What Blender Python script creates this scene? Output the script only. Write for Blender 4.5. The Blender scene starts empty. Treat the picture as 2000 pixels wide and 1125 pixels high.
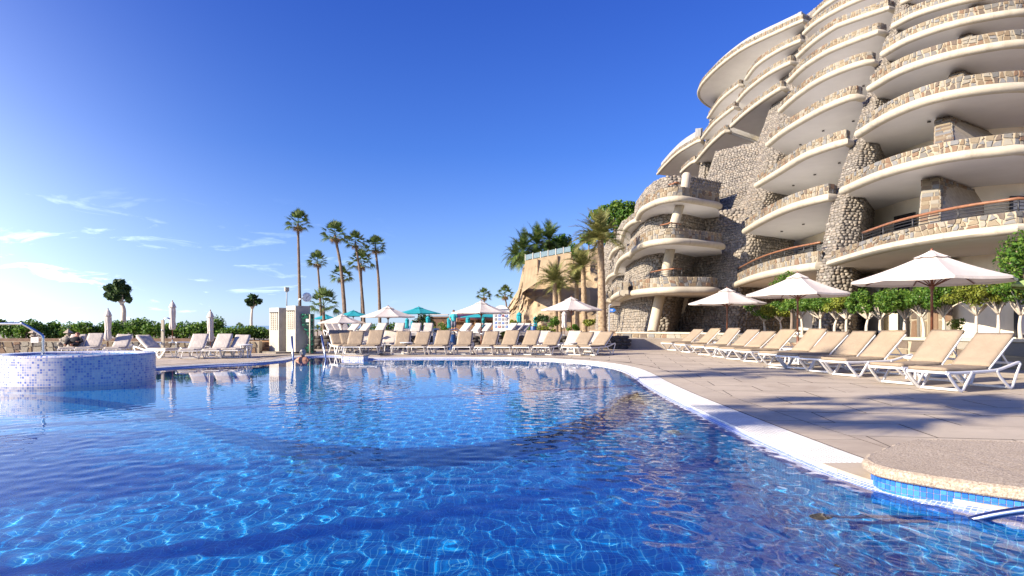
import bpy, bmesh, math, random
import numpy as np
from mathutils import Vector, Matrix, noise as mnoise

random.seed(11)
RNG = np.random.default_rng(11)
S = bpy.context.scene
COL = S.collection
PI = math.pi
FOC, EYE, HOR = 1250.0, 1.05, 636.0

# ------------------------------------------------------------------ camera
cam = bpy.data.cameras.new('camera')
camo = bpy.data.objects.new('camera', cam)
COL.objects.link(camo)
S.camera = camo
camo.location = (0, 0, EYE)
camo.rotation_euler = (PI / 2, 0, 0)
cam.sensor_width = 36
cam.lens = FOC / 2000 * 36
cam.shift_y = (HOR - 562.5) / 2000
cam.clip_end = 60000
cam.clip_start = 0.05

# ------------------------------------------------------------------ sky and sun
SUN_EL, SUN_AZ = math.radians(26), math.radians(-116)     # azimuth from +y, negative to the left
SUN_DIR = Vector((math.sin(SUN_AZ) * math.cos(SUN_EL), math.cos(SUN_AZ) * math.cos(SUN_EL), math.sin(SUN_EL)))
world = bpy.data.worlds.new('World')
S.world = world
world.use_nodes = True
wt = world.node_tree
wn, wl = wt.nodes, wt.links


def wnode(kind, **kw):
    n = wn.new(kind)
    for k, v in kw.items():
        setattr(n, k, v)
    return n


def wmath(op, a, b=None, clamp=False):
    n = wnode('ShaderNodeMath', operation=op, use_clamp=clamp)
    for i, q in enumerate((a, b)):
        if q is None:
            continue
        if isinstance(q, (int, float)):
            n.inputs[i].default_value = q
        else:
            wl.new(q, n.inputs[i])
    return n.outputs[0]


sky = wnode('ShaderNodeTexSky', sky_type='NISHITA', sun_disc=False)
sky.sun_elevation = SUN_EL
sky.sun_rotation = SUN_AZ
sky.dust_density = 0.2
sky.air_density = 1.0
sky.ozone_density = 4.0
sky.altitude = 50
tc = wnode('ShaderNodeTexCoord')
sep = wnode('ShaderNodeSeparateXYZ')
wl.new(tc.outputs['Generated'], sep.inputs[0])
ramp = wnode('ShaderNodeValToRGB')
wl.new(wmath('MAXIMUM', sep.outputs[2], 0.0), ramp.inputs[0])
cr = ramp.color_ramp
SKY_RAMP = [(0.0, (.70, .90, 1.50)), (0.06, (.64, .71, 1.06)), (0.147, (.56, .665, 1.06)), (0.26, (.36, .555, 1.08)), (0.45, (.265, .455, 1.11)), (1.0, (.25, .40, 1.05))]
for i, (p, c) in enumerate(SKY_RAMP):
    e = cr.elements[i] if i < 2 else cr.elements.new(p)
    e.position = p
    e.color = (*c, 1)
grade = wnode('ShaderNodeMix', data_type='RGBA', blend_type='MULTIPLY')
grade.inputs[0].default_value = 1
wl.new(sky.outputs[0], grade.inputs[6])
wl.new(ramp.outputs[0], grade.inputs[7])
# wide pale aureole of the humid sea air round the low sun
dot = wnode('ShaderNodeVectorMath', operation='DOT_PRODUCT')
wl.new(tc.outputs['Generated'], dot.inputs[0])
dot.inputs[1].default_value = tuple(Vector((-0.99, -0.10, 0.10)).normalized())   # the haze is brightest over the open sea to the left
g0 = wmath('MULTIPLY', wmath('ADD', dot.outputs['Value'], 1.0), 0.5)
low = wmath('POWER', wmath('SUBTRACT', 1.0, wmath('MINIMUM', wmath('ABSOLUTE', sep.outputs[2]), 1.0)), 4.5)
glow0 = wmath('MULTIPLY', wmath('MULTIPLY', wmath('POWER', g0, 13.0), low), 175.0)
glow = wmath('DIVIDE', glow0, wmath('ADD', 1.0, wmath('MULTIPLY', glow0, 0.10)))
# thin clouds low in the sky, thicker towards the sun
mp = wnode('ShaderNodeMapping')
mp.inputs['Scale'].default_value = (1.0, 1.0, 4.5)
wl.new(tc.outputs['Generated'], mp.inputs[0])
nz = wnode('ShaderNodeTexNoise')
nz.inputs['Scale'].default_value = 9.0
nz.inputs['Detail'].default_value = 8
nz.inputs['Roughness'].default_value = 0.62
nz.inputs['Distortion'].default_value = 0.6
wl.new(mp.outputs[0], nz.inputs[0])
cm = wnode('ShaderNodeMapRange')
cm.inputs[1].default_value = 0.585
cm.inputs[2].default_value = 0.70
wl.new(nz.outputs[0], cm.inputs[0])
band = wnode('ShaderNodeMapRange')
band.inputs[1].default_value = 0.185
band.inputs[2].default_value = 0.05
wl.new(sep.outputs[2], band.inputs[0])
side = wnode('ShaderNodeMapRange')
side.inputs[1].default_value = 0.53
side.inputs[2].default_value = 0.74
wl.new(g0, side.inputs[0])
cloud = wmath('MULTIPLY', wmath('MULTIPLY', cm.outputs[0], band.outputs[0]), side.outputs[0])
haze_amt = wmath('ADD', glow, wmath('MULTIPLY', cloud, 7.0))
gl = wnode('ShaderNodeVectorMath', operation='SCALE')
gl.inputs[0].default_value = (0.93, 1.0, 1.0)
wl.new(haze_amt, gl.inputs['Scale'])
addn = wnode('ShaderNodeVectorMath', operation='ADD')
wl.new(grade.outputs[2], addn.inputs[0])
wl.new(gl.outputs[0], addn.inputs[1])
bg = wn['Background']
wl.new(addn.outputs[0], bg.inputs[0])
bg.inputs[1].default_value = 0.081

sunl = bpy.data.lights.new('sun', 'SUN')
sunl.energy = 5.0
sunl.angle = math.radians(0.5)
sunl.color = (1.0, 0.87, 0.69)
suno = bpy.data.objects.new('sun', sunl)
COL.objects.link(suno)
suno.rotation_euler = SUN_DIR.to_track_quat('Z', 'Y').to_euler()
sunl.cycles.is_caustics_light = True

S.view_settings.view_transform = 'Standard'
S.view_settings.look = 'None'
S.view_settings.exposure = 1.15
S.view_settings.gamma = 1.0
S.cycles.use_denoising = True
S.cycles.max_bounces = 8
S.cycles.diffuse_bounces = 6
S.cycles.transparent_max_bounces = 12
S.cycles.sample_clamp_indirect = 8


# ------------------------------------------------------------------ pixel of the photograph -> place in the scene
def G(px, py, z=0.0):
    d = (EYE - z) * FOC / (py - HOR)
    return Vector(((px - 1000) / FOC * d, d, z))


def D(px, py, d):
    return Vector(((px - 1000) / FOC * d, d, EYE + (HOR - py) * d / FOC))


# ------------------------------------------------------------------ helpers
def tag(o, label=None, cat=None, group=None, kind=None):
    if label: o['label'] = label
    if cat: o['category'] = cat
    if group: o['group'] = group
    if kind: o['kind'] = kind
    return o


def empty(name, loc=(0, 0, 0), rz=0.0, sc=1.0):
    o = bpy.data.objects.new(name, None)
    COL.objects.link(o)
    o.location = loc
    o.rotation_euler = (0, 0, rz)
    o.scale = (sc, sc, sc)
    o.empty_display_size = 0.1
    return o


def copy_tree(o, parent=None):
    c = o.copy()
    COL.objects.link(c)
    c.parent = parent
    for ch in list(o.children):
        copy_tree(ch, c)
    return c


ORD = 'first second third fourth fifth sixth seventh eighth ninth tenth eleventh twelfth thirteenth fourteenth fifteenth sixteenth seventeenth'.split()


class MB:
    def __init__(s):
        s.v, s.f, s.uv = [], [], {}

    def add(s, vs, fs, uvs=None):
        b = len(s.v)
        s.v += [tuple(p) for p in vs]
        s.f += [tuple(i + b for i in q) for q in fs]
        if uvs:
            for i, u in enumerate(uvs):
                s.uv[b + i] = u
        return s

    def box(s, c, size, rot=None):
        hx, hy, hz = size[0] / 2, size[1] / 2, size[2] / 2
        P = [Vector((x, y, z)) for z in (-hz, hz) for x, y in ((-hx, -hy), (hx, -hy), (hx, hy), (-hx, hy))]
        if rot is not None:
            P = [rot @ p for p in P]
        c = Vector(c)
        return s.add([p + c for p in P], [(3, 2, 1, 0), (4, 5, 6, 7), (0, 1, 5, 4), (1, 2, 6, 5), (2, 3, 7, 6), (3, 0, 4, 7)])

    def tube(s, pts, r, n=8, caps=True, flat=1.0, up=None):
        pts = [Vector(p) for p in pts]
        m = len(pts)
        rr = r if isinstance(r, (list, tuple)) else [r] * m
        vs, fs = [], []
        t0 = (pts[1] - pts[0]).normalized()
        ref = Vector(up) if up else (Vector((0, 0, 1)) if abs(t0.z) < .9 else Vector((0, 1, 0)))
        for i, p in enumerate(pts):
            t = (pts[min(i + 1, m - 1)] - pts[max(i - 1, 0)]).normalized()
            a = t.cross(ref)
            if a.length < 1e-4:
                a = t.orthogonal()
            a.normalize()
            b = a.cross(t).normalized()
            if not up:
                ref = b
            for k in range(n):
                th = 2 * PI * (k + .5) / n
                vs.append(p + a * math.cos(th) * rr[i] * flat + b * math.sin(th) * rr[i])
        for i in range(m - 1):
            for k in range(n):
                fs.append((i * n + k, i * n + (k + 1) % n, (i + 1) * n + (k + 1) % n, (i + 1) * n + k))
        if caps:
            fs.append(tuple(range(n))[::-1])
            fs.append(tuple((m - 1) * n + k for k in range(n)))
        return s.add(vs, fs)

    def lathe(s, prof, n=24, c=(0, 0, 0), wob=None):
        vs, fs = [], []
        for r, z in prof:
            for k in range(n):
                a = 2 * PI * k / n
                q = r * (wob(a, z) if wob else 1)
                vs.append((c[0] + q * math.cos(a), c[1] + q * math.sin(a), c[2] + z))
        for i in range(len(prof) - 1):
            for k in range(n):
                fs.append((i * n + k, i * n + (k + 1) % n, (i + 1) * n + (k + 1) % n, (i + 1) * n + k))
        fs.append(tuple(range(n))[::-1])
        fs.append(tuple((len(prof) - 1) * n + k for k in range(n)))
        return s.add(vs, fs)

    def prism(s, poly, z0, z1):
        n = len(poly)
        vs = [(p[0], p[1], z0) for p in poly] + [(p[0], p[1], z1) for p in poly]
        fs = [tuple(range(n))[::-1], tuple(range(n, 2 * n))] + [(i, (i + 1) % n, n + (i + 1) % n, n + i) for i in range(n)]
        return s.add(vs, fs)

    def sweep(s, pts, nor, prof, closed_prof=False, caps=True, uvscale=False):
        """profile of (out, z) offsets carried along plan points with outward normals"""
        m, k = len(pts), len(prof)
        vs, fs, uv = [], [], []
        acc = 0.0
        plen = [0.0]
        for a, b in zip(prof[:-1], prof[1:]):
            plen.append(plen[-1] + math.hypot(b[0] - a[0], b[1] - a[1]))
        for i, (p, n_) in enumerate(zip(pts, nor)):
            if i: acc += math.hypot(p[0] - pts[i - 1][0], p[1] - pts[i - 1][1])
            for j, (o, z) in enumerate(prof):
                vs.append((p[0] + n_[0] * o, p[1] + n_[1] * o, z + (p[2] if len(p) > 2 else 0)))
                uv.append((acc, plen[j]))
        kk = k if closed_prof else k - 1
        for i in range(m - 1):
            for j in range(kk):
                j2 = (j + 1) % k
                fs.append((i * k + j, (i + 1) * k + j, (i + 1) * k + j2, i * k + j2))
        if caps and closed_prof:
            fs.append(tuple(range(k)))
            fs.append(tuple((m - 1) * k + j for j in range(k))[::-1])
        return s.add(vs, fs, uv)

    def build(s, name, mat, parent=None, smooth=False, loc=None):
        me = bpy.data.meshes.new(name)
        me.from_pydata(s.v, [], s.f)
        if s.uv:
            lay = me.uv_layers.new(name='UVMap')
            idx = np.empty(len(me.loops), np.int32)
            me.loops.foreach_get('vertex_index', idx)
            arr = np.array([s.uv.get(i, (0, 0)) for i in range(len(s.v))], np.float32)
            lay.data.foreach_set('uv', arr[idx].ravel())
        if mat is not None:
            me.materials.append(mat)
        if smooth:
            me.shade_smooth()
            if smooth == 'auto':
                me.set_sharp_from_angle(angle=math.radians(40))
        o = bpy.data.objects.new(name, me)
        COL.objects.link(o)
        if parent is not None: o.parent = parent
        if loc is not None: o.location = loc
        return o


def np_mesh(name, v, f, mat, parent=None, smooth=True):
    v = np.asarray(v, np.float32)
    f = np.asarray(f, np.int32)
    me = bpy.data.meshes.new(name)
    k = f.shape[1]
    me.vertices.add(len(v)); me.vertices.foreach_set('co', v.ravel())
    me.loops.add(f.size); me.loops.foreach_set('vertex_index', f.ravel())
    me.polygons.add(len(f)); me.polygons.foreach_set('loop_start', np.arange(0, f.size, k, dtype=np.int32))
    me.update(calc_edges=True)
    me.validate()
    if smooth: me.shade_smooth()
    if mat: me.materials.append(mat)
    o = bpy.data.objects.new(name, me)
    COL.objects.link(o)
    if parent is not None: o.parent = parent
    return o


def cat_rom(pts, n=8, closed=False):
    P = [Vector(p) for p in pts]
    m = len(P)
    out = []
    rng = range(m) if closed else range(m - 1)
    for i in rng:
        if closed:
            a, b, c, d = P[(i - 1) % m], P[i], P[(i + 1) % m], P[(i + 2) % m]
        else:
            b, c = P[i], P[i + 1]
            a = P[i - 1] if i else b * 2 - c
            d = P[i + 2] if i + 2 < m else c * 2 - b
        for k in range(n):
            t = k / n
            out.append(0.5 * ((2 * b) + (c - a) * t + (2 * a - 5 * b + 4 * c - d) * t * t + (3 * b - a - 3 * c + d) * t ** 3))
    if not closed: out.append(P[-1])
    return out


def resample(pts, step, closed=False):
    P = [Vector(p) for p in pts]
    if closed: P = P + [P[0]]
    L = [0]
    for a, b in zip(P[:-1], P[1:]): L.append(L[-1] + (b - a).length)
    n = max(2, int(round(L[-1] / step)))
    out, j = [], 0
    for i in range(n if closed else n + 1):
        t = L[-1] * i / n
        while j < len(L) - 2 and L[j + 1] < t: j += 1
        q = (t - L[j]) / max(1e-9, L[j + 1] - L[j])
        out.append(P[j].lerp(P[j + 1], min(1, q)))
    return out


def normals2(pts, closed=False):
    """right-hand normals of a plan polyline (tangent turned by -90 degrees)"""
    m = len(pts)
    out = []
    for i in range(m):
        a = pts[(i - 1) % m] if closed else pts[max(i - 1, 0)]
        b = pts[(i + 1) % m] if closed else pts[min(i + 1, m - 1)]
        t = Vector((b[0] - a[0], b[1] - a[1], 0))
        t.normalize()
        out.append((t.y, -t.x))
    return out


# ------------------------------------------------------------------ materials
class NT:
    def __init__(s, name):
        s.m = bpy.data.materials.new(name)
        s.m.use_nodes = True
        s.t = s.m.node_tree
        s.b = s.t.nodes['Principled BSDF']
        s.out = s.t.nodes['Material Output']

    def n(s, kind, ins=None, **kw):
        n = s.t.nodes.new(kind)
        for k, v in kw.items(): setattr(n, k, v)
        for k, v in (ins or {}).items():
            s.put(n.inputs[k], v)
        return n

    def put(s, sock, v):
        if isinstance(v, bpy.types.NodeSocket):
            s.t.links.new(v, sock)
        elif isinstance(v, (tuple, list)) and len(v) == 3 and sock.type == 'RGBA':
            sock.default_value = (*v, 1)
        else:
            sock.default_value = v

    def math(s, op, a, b=0.0, clamp=False):
        return s.n('ShaderNodeMath', {0: a, 1: b}, operation=op, use_clamp=clamp).outputs[0]

    def mix(s, fac, a, b, mode='MIX'):
        return s.n('ShaderNodeMix', {0: fac, 6: a, 7: b}, data_type='RGBA', blend_type=mode).outputs[2]

    def noise(s, scale, detail=4, rough=.55, vec=None, dist=0.0):
        n = s.n('ShaderNodeTexNoise', {'Scale': scale, 'Detail': detail, 'Roughness': rough, 'Distortion': dist})
        if vec is not None: s.put(n.inputs['Vector'], vec)
        return n.outputs[0]

    def ramp(s, fac, stops, interp='LINEAR'):
        n = s.n('ShaderNodeValToRGB', {0: fac})
        c = n.color_ramp
        c.interpolation = interp
        for i, (p, col) in enumerate(stops):
            e = c.elements[i] if i < 2 else c.elements.new(p)
            e.position = p
            e.color = (*col, 1)
        return n.outputs[0]

    def rng(s, v, a, b, c=0.0, d=1.0):
        return s.n('ShaderNodeMapRange', {0: v, 1: a, 2: b, 3: c, 4: d}).outputs[0]

    def coord(s, which='Object'):
        return s.n('ShaderNodeTexCoord').outputs[which]

    def pos(s):
        return s.n('ShaderNodeNewGeometry').outputs['Position']

    def island(s):
        return s.n('ShaderNodeNewGeometry').outputs['Random Per Island']

    def objrand(s):
        return s.n('ShaderNodeObjectInfo').outputs['Random']

    def bump(s, height, strength=.3, dist=.02):
        n = s.n('ShaderNodeBump', {'Height': height, 'Strength': strength, 'Distance': dist})
        s.t.links.new(n.outputs[0], s.b.inputs['Normal'])

    def fin(s, col=None, rough=.8, metal=0.0, spec=None):
        if col is not None: s.put(s.b.inputs['Base Color'], col)
        s.put(s.b.inputs['Roughness'], rough)
        s.b.inputs['Metallic'].default_value = metal
        if spec is not None: s.b.inputs['Specular IOR Level'].default_value = spec
        return s.m


def plain(name, col, rough=.7, var=.15, scale=6.0, bump=.1, bscale=60.0, metal=0.0, detail=5, world=True):
    t = NT(name)
    vec = t.pos() if world else t.coord()
    nz_ = t.noise(scale, detail, .6, vec)
    lo = tuple(c * (1 - var) for c in col)
    hi = tuple(min(1, c * (1 + var)) for c in col)
    c = t.ramp(nz_, [(.3, lo), (.7, hi)])
    if bump:
        t.bump(t.noise(bscale, 3, .6, vec), bump, .01)
    return t.fin(c, rough, metal)


M = {}
M['white_plastic'] = plain('white_plastic', (.76, .75, .73), .42, .05, 3, .02)
M['grey_plastic'] = plain('grey_plastic', (.33, .36, .40), .6, .1, 5)
M['chrome'] = plain('chrome', (.62, .63, .65), .18, .05, 4, 0, metal=1.0)
M['blue_steel'] = plain('blue_steel', (.30, .36, .50), .25, .08, 4, 0, metal=1.0)
M['dark_metal'] = plain('dark_metal', (.025, .024, .024), .45, .2, 8)
M['wood_red'] = plain('wood_red', (.16, .055, .028), .4, .3, 12, .1, 90)
M['wood_light'] = plain('wood_light', (.36, .20, .09), .55, .3, 9, .15, 80)
M['rail_wood'] = plain('rail_wood', (.24, .105, .05), .45, .3, 9, .1, 80)
M['wood_brown'] = plain('wood_brown', (.15, .085, .05), .65, .35, 7, .2, 80)
M['cream'] = plain('cream', (.45, .40, .31), .75, .10, 2.5, .06, 70)
t_ = NT('cream')
p_ = t_.pos()
c_ = t_.ramp(t_.noise(2.2, 5, .6, p_), [(.3, (.41, .365, .28)), (.7, (.48, .43, .335))])
stk = t_.noise(1.0, 5, .65, t_.n('ShaderNodeMapping', {'Vector': p_, 'Scale': (3.5, 3.5, .35)}).outputs[0])
c_ = t_.mix(t_.rng(stk, .54, .72, 0, .55), c_, (.25, .215, .165))
t_.bump(t_.noise(60, 4, .6, p_), .1, .01)
M['cream'] = t_.fin(c_, .78)
M['cream_wall'] = plain('cream_wall', (.82, .75, .60), .8, .08, 1.5, .05, 50)
M['soffit'] = plain('soffit', (.70, .69, .675), .85, .05, .8, .03, 30)
M['roof_grey'] = plain('roof_grey', (.30, .30, .30), .8, .12, 1.5)
M['mortar'] = plain('mortar', (.185, .165, .135), .95, .3, 5, .4, 40)
M['mortar_light'] = plain('mortar_light', (.33, .28, .205), .95, .2, 6, .4, 40)
M['curtain'] = plain('curtain', (.55, .55, .52), .9, .1, 4)
M['black_rubber'] = plain('black_rubber', (.012, .012, .014), .5, .2, 8)
M['soil'] = plain('soil', (.27, .185, .115), .95, .35, 3, .5, 25)
M['bin_blue'] = plain('bin_blue', (.012, .06, .19), .4, .2, 4)
M['paint_white'] = plain('paint_white', (.75, .74, .70), .5, .05, 4)
M['paint_blue'] = plain('paint_blue', (.02, .16, .55), .5, .05, 4)
M['paint_red'] = plain('paint_red', (.45, .03, .03), .5, .05, 4)
M['print_grey'] = plain('print_grey', (.12, .12, .17), .6, .2, 20)
M['green_canvas'] = plain('green_canvas', (.28, .38, .13), .8, .1, 6)
M['skin'] = plain('skin', (.42, .20, .12), .55, .12, 14, .05, 60)
M['hair_grey'] = plain('hair_grey', (.42, .39, .34), .7, .35, 40, .5, 120)
M['swimsuit'] = plain('swimsuit', (.015, .02, .05), .6, .2, 14)
M['shirt_turquoise'] = plain('shirt_turquoise', (.05, .42, .47), .8, .15, 10)
M['cloth_black'] = plain('cloth_black', (.012, .011, .011), .85, .2, 10)
M['tower_concrete'] = None


def fabric(name, col, col2=None, transl=0.0, folds=3.0, var=.08):
    t = NT(name)
    v = t.coord()
    a = t.noise(folds, 3, .5, v)
    c = t.ramp(a, [(.3, tuple(x * (1 - var) for x in col)), (.7, tuple(min(1, x * (1 + var)) for x in col))])
    c = t.mix(t.math('MULTIPLY', t.objrand(), .16), c, col2 or tuple(x * .7 for x in col))
    h = t.math('ADD', t.math('MULTIPLY', t.noise(folds * 1.6, 4, .6, v, 1.2), 1.0), t.math('MULTIPLY', t.noise(260, 2, .5, v), .05))
    t.bump(h, .35, .05)
    t.fin(c, .9, spec=.2)
    if transl:
        tr = t.n('ShaderNodeBsdfTranslucent', {'Color': col})
        mx = t.n('ShaderNodeMixShader', {0: transl, 1: t.b.outputs[0], 2: tr.outputs[0]})
        t.t.links.new(mx.outputs[0], t.out.inputs[0])
    return t.m


M['fabric_tan'] = fabric('fabric_tan', (.30, .235, .168), (.255, .198, .14), folds=3.5)
M['fabric_grey'] = fabric('fabric_grey', (.50, .45, .40), (.42, .38, .34), folds=3.5)
M['canvas'] = fabric('canvas', (.66, .60, .55), (.58, .53, .50), .16, folds=1.6, var=.05)
M['canvas_turq'] = fabric('canvas_turq', (.03, .34, .40), (.03, .28, .35), .18, folds=1.6)


def concrete_panel():
    t = NT('tower_concrete')
    p = t.pos()
    a = t.noise(2.2, 6, .65, p)
    c = t.ramp(a, [(.3, (.36, .33, .28)), (.7, (.52, .48, .41))])
    st = t.noise(1.0, 4, .6, t.n('ShaderNodeMapping', {'Vector': p, 'Scale': (6, 6, .7)}).outputs[0])
    c = t.mix(t.rng(st, .55, .75, 0, .45), c, (.24, .22, .19))
    t.bump(t.noise(70, 4, .6, p), .15, .01)
    return t.fin(c, .85)


M['tower_concrete'] = concrete_panel()


def pebble_mat(src):
    t = NT('pebble_' + src)
    r = t.island() if src == 'island' else t.objrand()
    c = t.ramp(r, [(0, (.13, .118, .105)), (.2, (.21, .19, .165)), (.4, (.28, .25, .205)), (.58, (.17, .155, .14)), (.75, (.33, .295, .245)), (.9, (.24, .195, .15)), (1, (.38, .35, .30))])
    p = t.pos()
    n_ = t.noise(9, 5, .65, p)
    c = t.mix(t.rng(n_, .35, .7, .0, .5), c, (.20, .17, .14))
    t.bump(t.noise(22, 4, .65, p), .5, .03)
    return t.fin(c, .9)


M['pebble_i'] = pebble_mat('island')
M['pebble_o'] = pebble_mat('object')


def flag_mat(src):
    t = NT('flagstone_' + src)
    r = t.island() if src == 'island' else t.objrand()
    c = t.ramp(r, [(0, (.21, .17, .115)), (.14, (.17, .10, .06)), (.24, (.125, .125, .12)), (.40, (.26, .24, .195)), (.55, (.18, .13, .08)), (.64, (.10, .075, .06)), (.74, (.17, .175, .18)), (.88, (.23, .185, .12))], 'CONSTANT')
    p = t.pos()
    n_ = t.noise(5, 5, .65, p, .8)
    c = t.mix(t.rng(n_, .35, .8, 0, .45), c, (.23, .185, .13))
    t.bump(t.noise(16, 5, .65, p), .45, .03)
    return t.fin(c, .85)


M['flag_i'] = flag_mat('island')
M['flag_o'] = flag_mat('object')


def tile_mat(name, size, grout, stops, rough=.12, line=.07, uvs='UV', var=None):
    t = NT(name)
    uv = t.coord(uvs) if uvs == 'UV' else t.pos()
    sc = t.n('ShaderNodeVectorMath', {0: uv, 'Scale': 1 / size}, operation='SCALE').outputs[0]
    fl = t.n('ShaderNodeVectorMath', {0: sc}, operation='FLOOR').outputs[0]
    fr = t.n('ShaderNodeVectorMath', {0: sc}, operation='FRACTION').outputs[0]
    s2 = t.n('ShaderNodeSeparateXYZ', {0: fr})
    ex = t.math('LESS_THAN', t.math('ABSOLUTE', t.math('SUBTRACT', s2.outputs[0], .5)), .5 - line)
    ey = t.math('LESS_THAN', t.math('ABSOLUTE', t.math('SUBTRACT', s2.outputs[1], .5)), .5 - line)
    inn = t.math('MULTIPLY', ex, ey)
    wn_ = t.n('ShaderNodeTexWhiteNoise', {'Vector': fl}, noise_dimensions='3D').outputs[0]
    c = t.ramp(wn_, stops, 'LINEAR')
    c = t.mix(inn, grout, c)
    t.bump(inn, .25, .002)
    return t.fin(c, t.math('SUBTRACT', .6, t.math('MULTIPLY', inn, .6 - rough)))


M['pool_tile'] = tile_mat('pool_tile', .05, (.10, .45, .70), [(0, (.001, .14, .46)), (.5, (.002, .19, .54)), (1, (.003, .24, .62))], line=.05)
M['lip_tile'] = tile_mat('lip_tile', .03, (.52, .54, .62), [(0, (.12, .19, .52)), (.5, (.20, .28, .60)), (1, (.32, .38, .64))], line=.08)
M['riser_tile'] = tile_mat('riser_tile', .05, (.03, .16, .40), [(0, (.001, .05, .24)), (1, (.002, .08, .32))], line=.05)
M['navy_tile'] = tile_mat('navy_tile', .03, (.12, .25, .55), [(0, (.002, .006, .05)), (1, (.005, .012, .09))], line=.06)
M['spa_tile'] = tile_mat('spa_tile', .045, (.62, .56, .56), [(0, (.10, .17, .48)), (.25, (.28, .34, .56)), (.55, (.48, .50, .60)), (1, (.66, .65, .66))], line=.10)
M['tile_glaze'] = None
t_ = NT('tile_glaze')
M['tile_glaze'] = t_.fin(t_.ramp(t_.objrand(), [(0, (.02, .12, .52)), (.5, (.035, .18, .62)), (1, (.06, .24, .68))]), .1)


def green_mosaic():
    t = NT('green_mosaic')
    v = t.n('ShaderNodeTexVoronoi', {'Vector': t.pos(), 'Scale': 16.0})
    s2 = t.n('ShaderNodeSeparateColor', {0: v.outputs['Color']})
    c = t.ramp(s2.outputs[0], [(0, (.004, .02, .014)), (.35, (.006, .05, .03)), (.6, (.01, .12, .06)), (.8, (.02, .22, .12)), (.92, (.25, .35, .25))], 'CONSTANT')
    e = t.n('ShaderNodeTexVoronoi', {'Vector': t.pos(), 'Scale': 16.0}, feature='DISTANCE_TO_EDGE')
    c = t.mix(t.math('LESS_THAN', e.outputs[0], .06), c, (.02, .03, .03))
    return t.fin(c, .25)


M['green_mosaic'] = green_mosaic()


def water_mat():
    m = bpy.data.materials.new('water')
    m.use_nodes = True
    n = m.node_tree
    n.nodes.clear()
    o = n.nodes.new('ShaderNodeOutputMaterial')
    g = n.nodes.new('ShaderNodeBsdfGlass')
    g.inputs['Roughness'].default_value = 0
    g.inputs['IOR'].default_value = 1.26
    n.links.new(g.outputs[0], o.inputs[0])
    return m


M['water'] = water_mat()


def deck_mat(name, src, base, dark):
    t = NT(name)
    p = t.pos()
    c = t.ramp(t.noise(1.3, 6, .65, p), [(.3, tuple(x * .86 for x in base)), (.7, tuple(x * 1.12 for x in base))])
    if src: c = t.mix(t.math('MULTIPLY', t.objrand(), .45), c, tuple(x * .74 for x in base))
    st = t.noise(.55, 5, .7, p, 1.5)
    c = t.mix(t.rng(st, .48, .66, 0, .75), c, dark)
    c = t.mix(t.rng(t.noise(4.5, 6, .75, p, .8), .52, .7, 0, .45), c, dark)
    sp = t.noise(110, 2, .6, p)
    c = t.mix(t.rng(sp, .55, .75, 0, .35), c, tuple(x * .55 for x in base))
    t.bump(t.math('ADD', t.noise(85, 3, .6, p), t.math('MULTIPLY', t.noise(9, 4, .6, p), .8)), .25, .012)
    wet = t.rng(t.noise(.7, 3, .5, p), .45, .7, .62, .85)
    return t.fin(c, wet)


M['deck'] = deck_mat('deck', False, (.42, .355, .275), (.29, .235, .18))
M['paver'] = deck_mat('paver', True, (.50, .425, .33), (.34, .275, .21))
t_ = NT('granite')
p_ = t_.pos()
c_ = t_.ramp(t_.noise(75, 4, .7, p_), [(.34, (.20, .155, .115)), (.5, (.40, .325, .245)), (.66, (.58, .50, .40))])
c_ = t_.mix(t_.rng(t_.noise(3, 5, .6, p_), .45, .7, 0, .4), c_, (.30, .235, .17))
t_.bump(t_.math('ADD', t_.noise(60, 4, .7, p_), t_.math('MULTIPLY', t_.noise(18, 3, .6, p_), .6)), .8, .012)
M['granite'] = t_.fin(c_, .85)
M['joint'] = plain('joint', (.075, .062, .052), .95, .25, 8)
M['grate'] = plain('grate', (.62, .61, .59), .55, .14, 3, .03)
M['gutter'] = plain('gutter', (.16, .16, .17), .8, .3, 8)


def leaf_mat(name, cols, transl=.25, rough=.5):
    t = NT(name)
    r = t.island()
    n_ = t.noise(1.5, 2, .5, t.pos())
    c = t.ramp(t.math('ADD', t.math('MULTIPLY', r, .7), t.math('MULTIPLY', n_, .3)), [(0.05, cols[0]), (.5, cols[1]), (.9, cols[2])])
    t.fin(c, rough, spec=.35)
    tr = t.n('ShaderNodeBsdfTranslucent', {'Color': c})
    mx = t.n('ShaderNodeMixShader', {0: transl, 1: t.b.outputs[0], 2: tr.outputs[0]})
    t.t.links.new(mx.outputs[0], t.out.inputs[0])
    return t.m


M['leaf_hedge'] = leaf_mat('leaf_hedge', [(.03, .085, .012), (.08, .18, .022), (.22, .32, .05)], .4)
M['leaf_dark'] = leaf_mat('leaf_dark', [(.016, .04, .012), (.035, .08, .02), (.09, .14, .04)])
M['leaf_yellow'] = leaf_mat('leaf_yellow', [(.07, .10, .015), (.16, .20, .025), (.30, .32, .05)], .3)
M['leaf_palm'] = leaf_mat('leaf_palm', [(.025, .055, .015), (.06, .11, .022), (.15, .18, .045)], .2)
M['leaf_date'] = leaf_mat('leaf_date', [(.08, .10, .03), (.17, .18, .055), (.32, .29, .10)], .2)
M['leaf_dry'] = leaf_mat('leaf_dry', [(.16, .10, .04), (.28, .18, .07), (.36, .26, .12)], .15)
M['trunk_palm'] = plain('trunk_palm', (.16, .115, .085), .95, .35, 5, .7, 18)
M['trunk_date'] = plain('trunk_date', (.30, .22, .14), .95, .4, 8, .8, 14)
M['bark_pale'] = plain('bark_pale', (.52, .46, .38), .9, .2, 10, .4, 30)
M['bark'] = plain('bark', (.20, .155, .12), .95, .3, 8, .5, 20)


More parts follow.
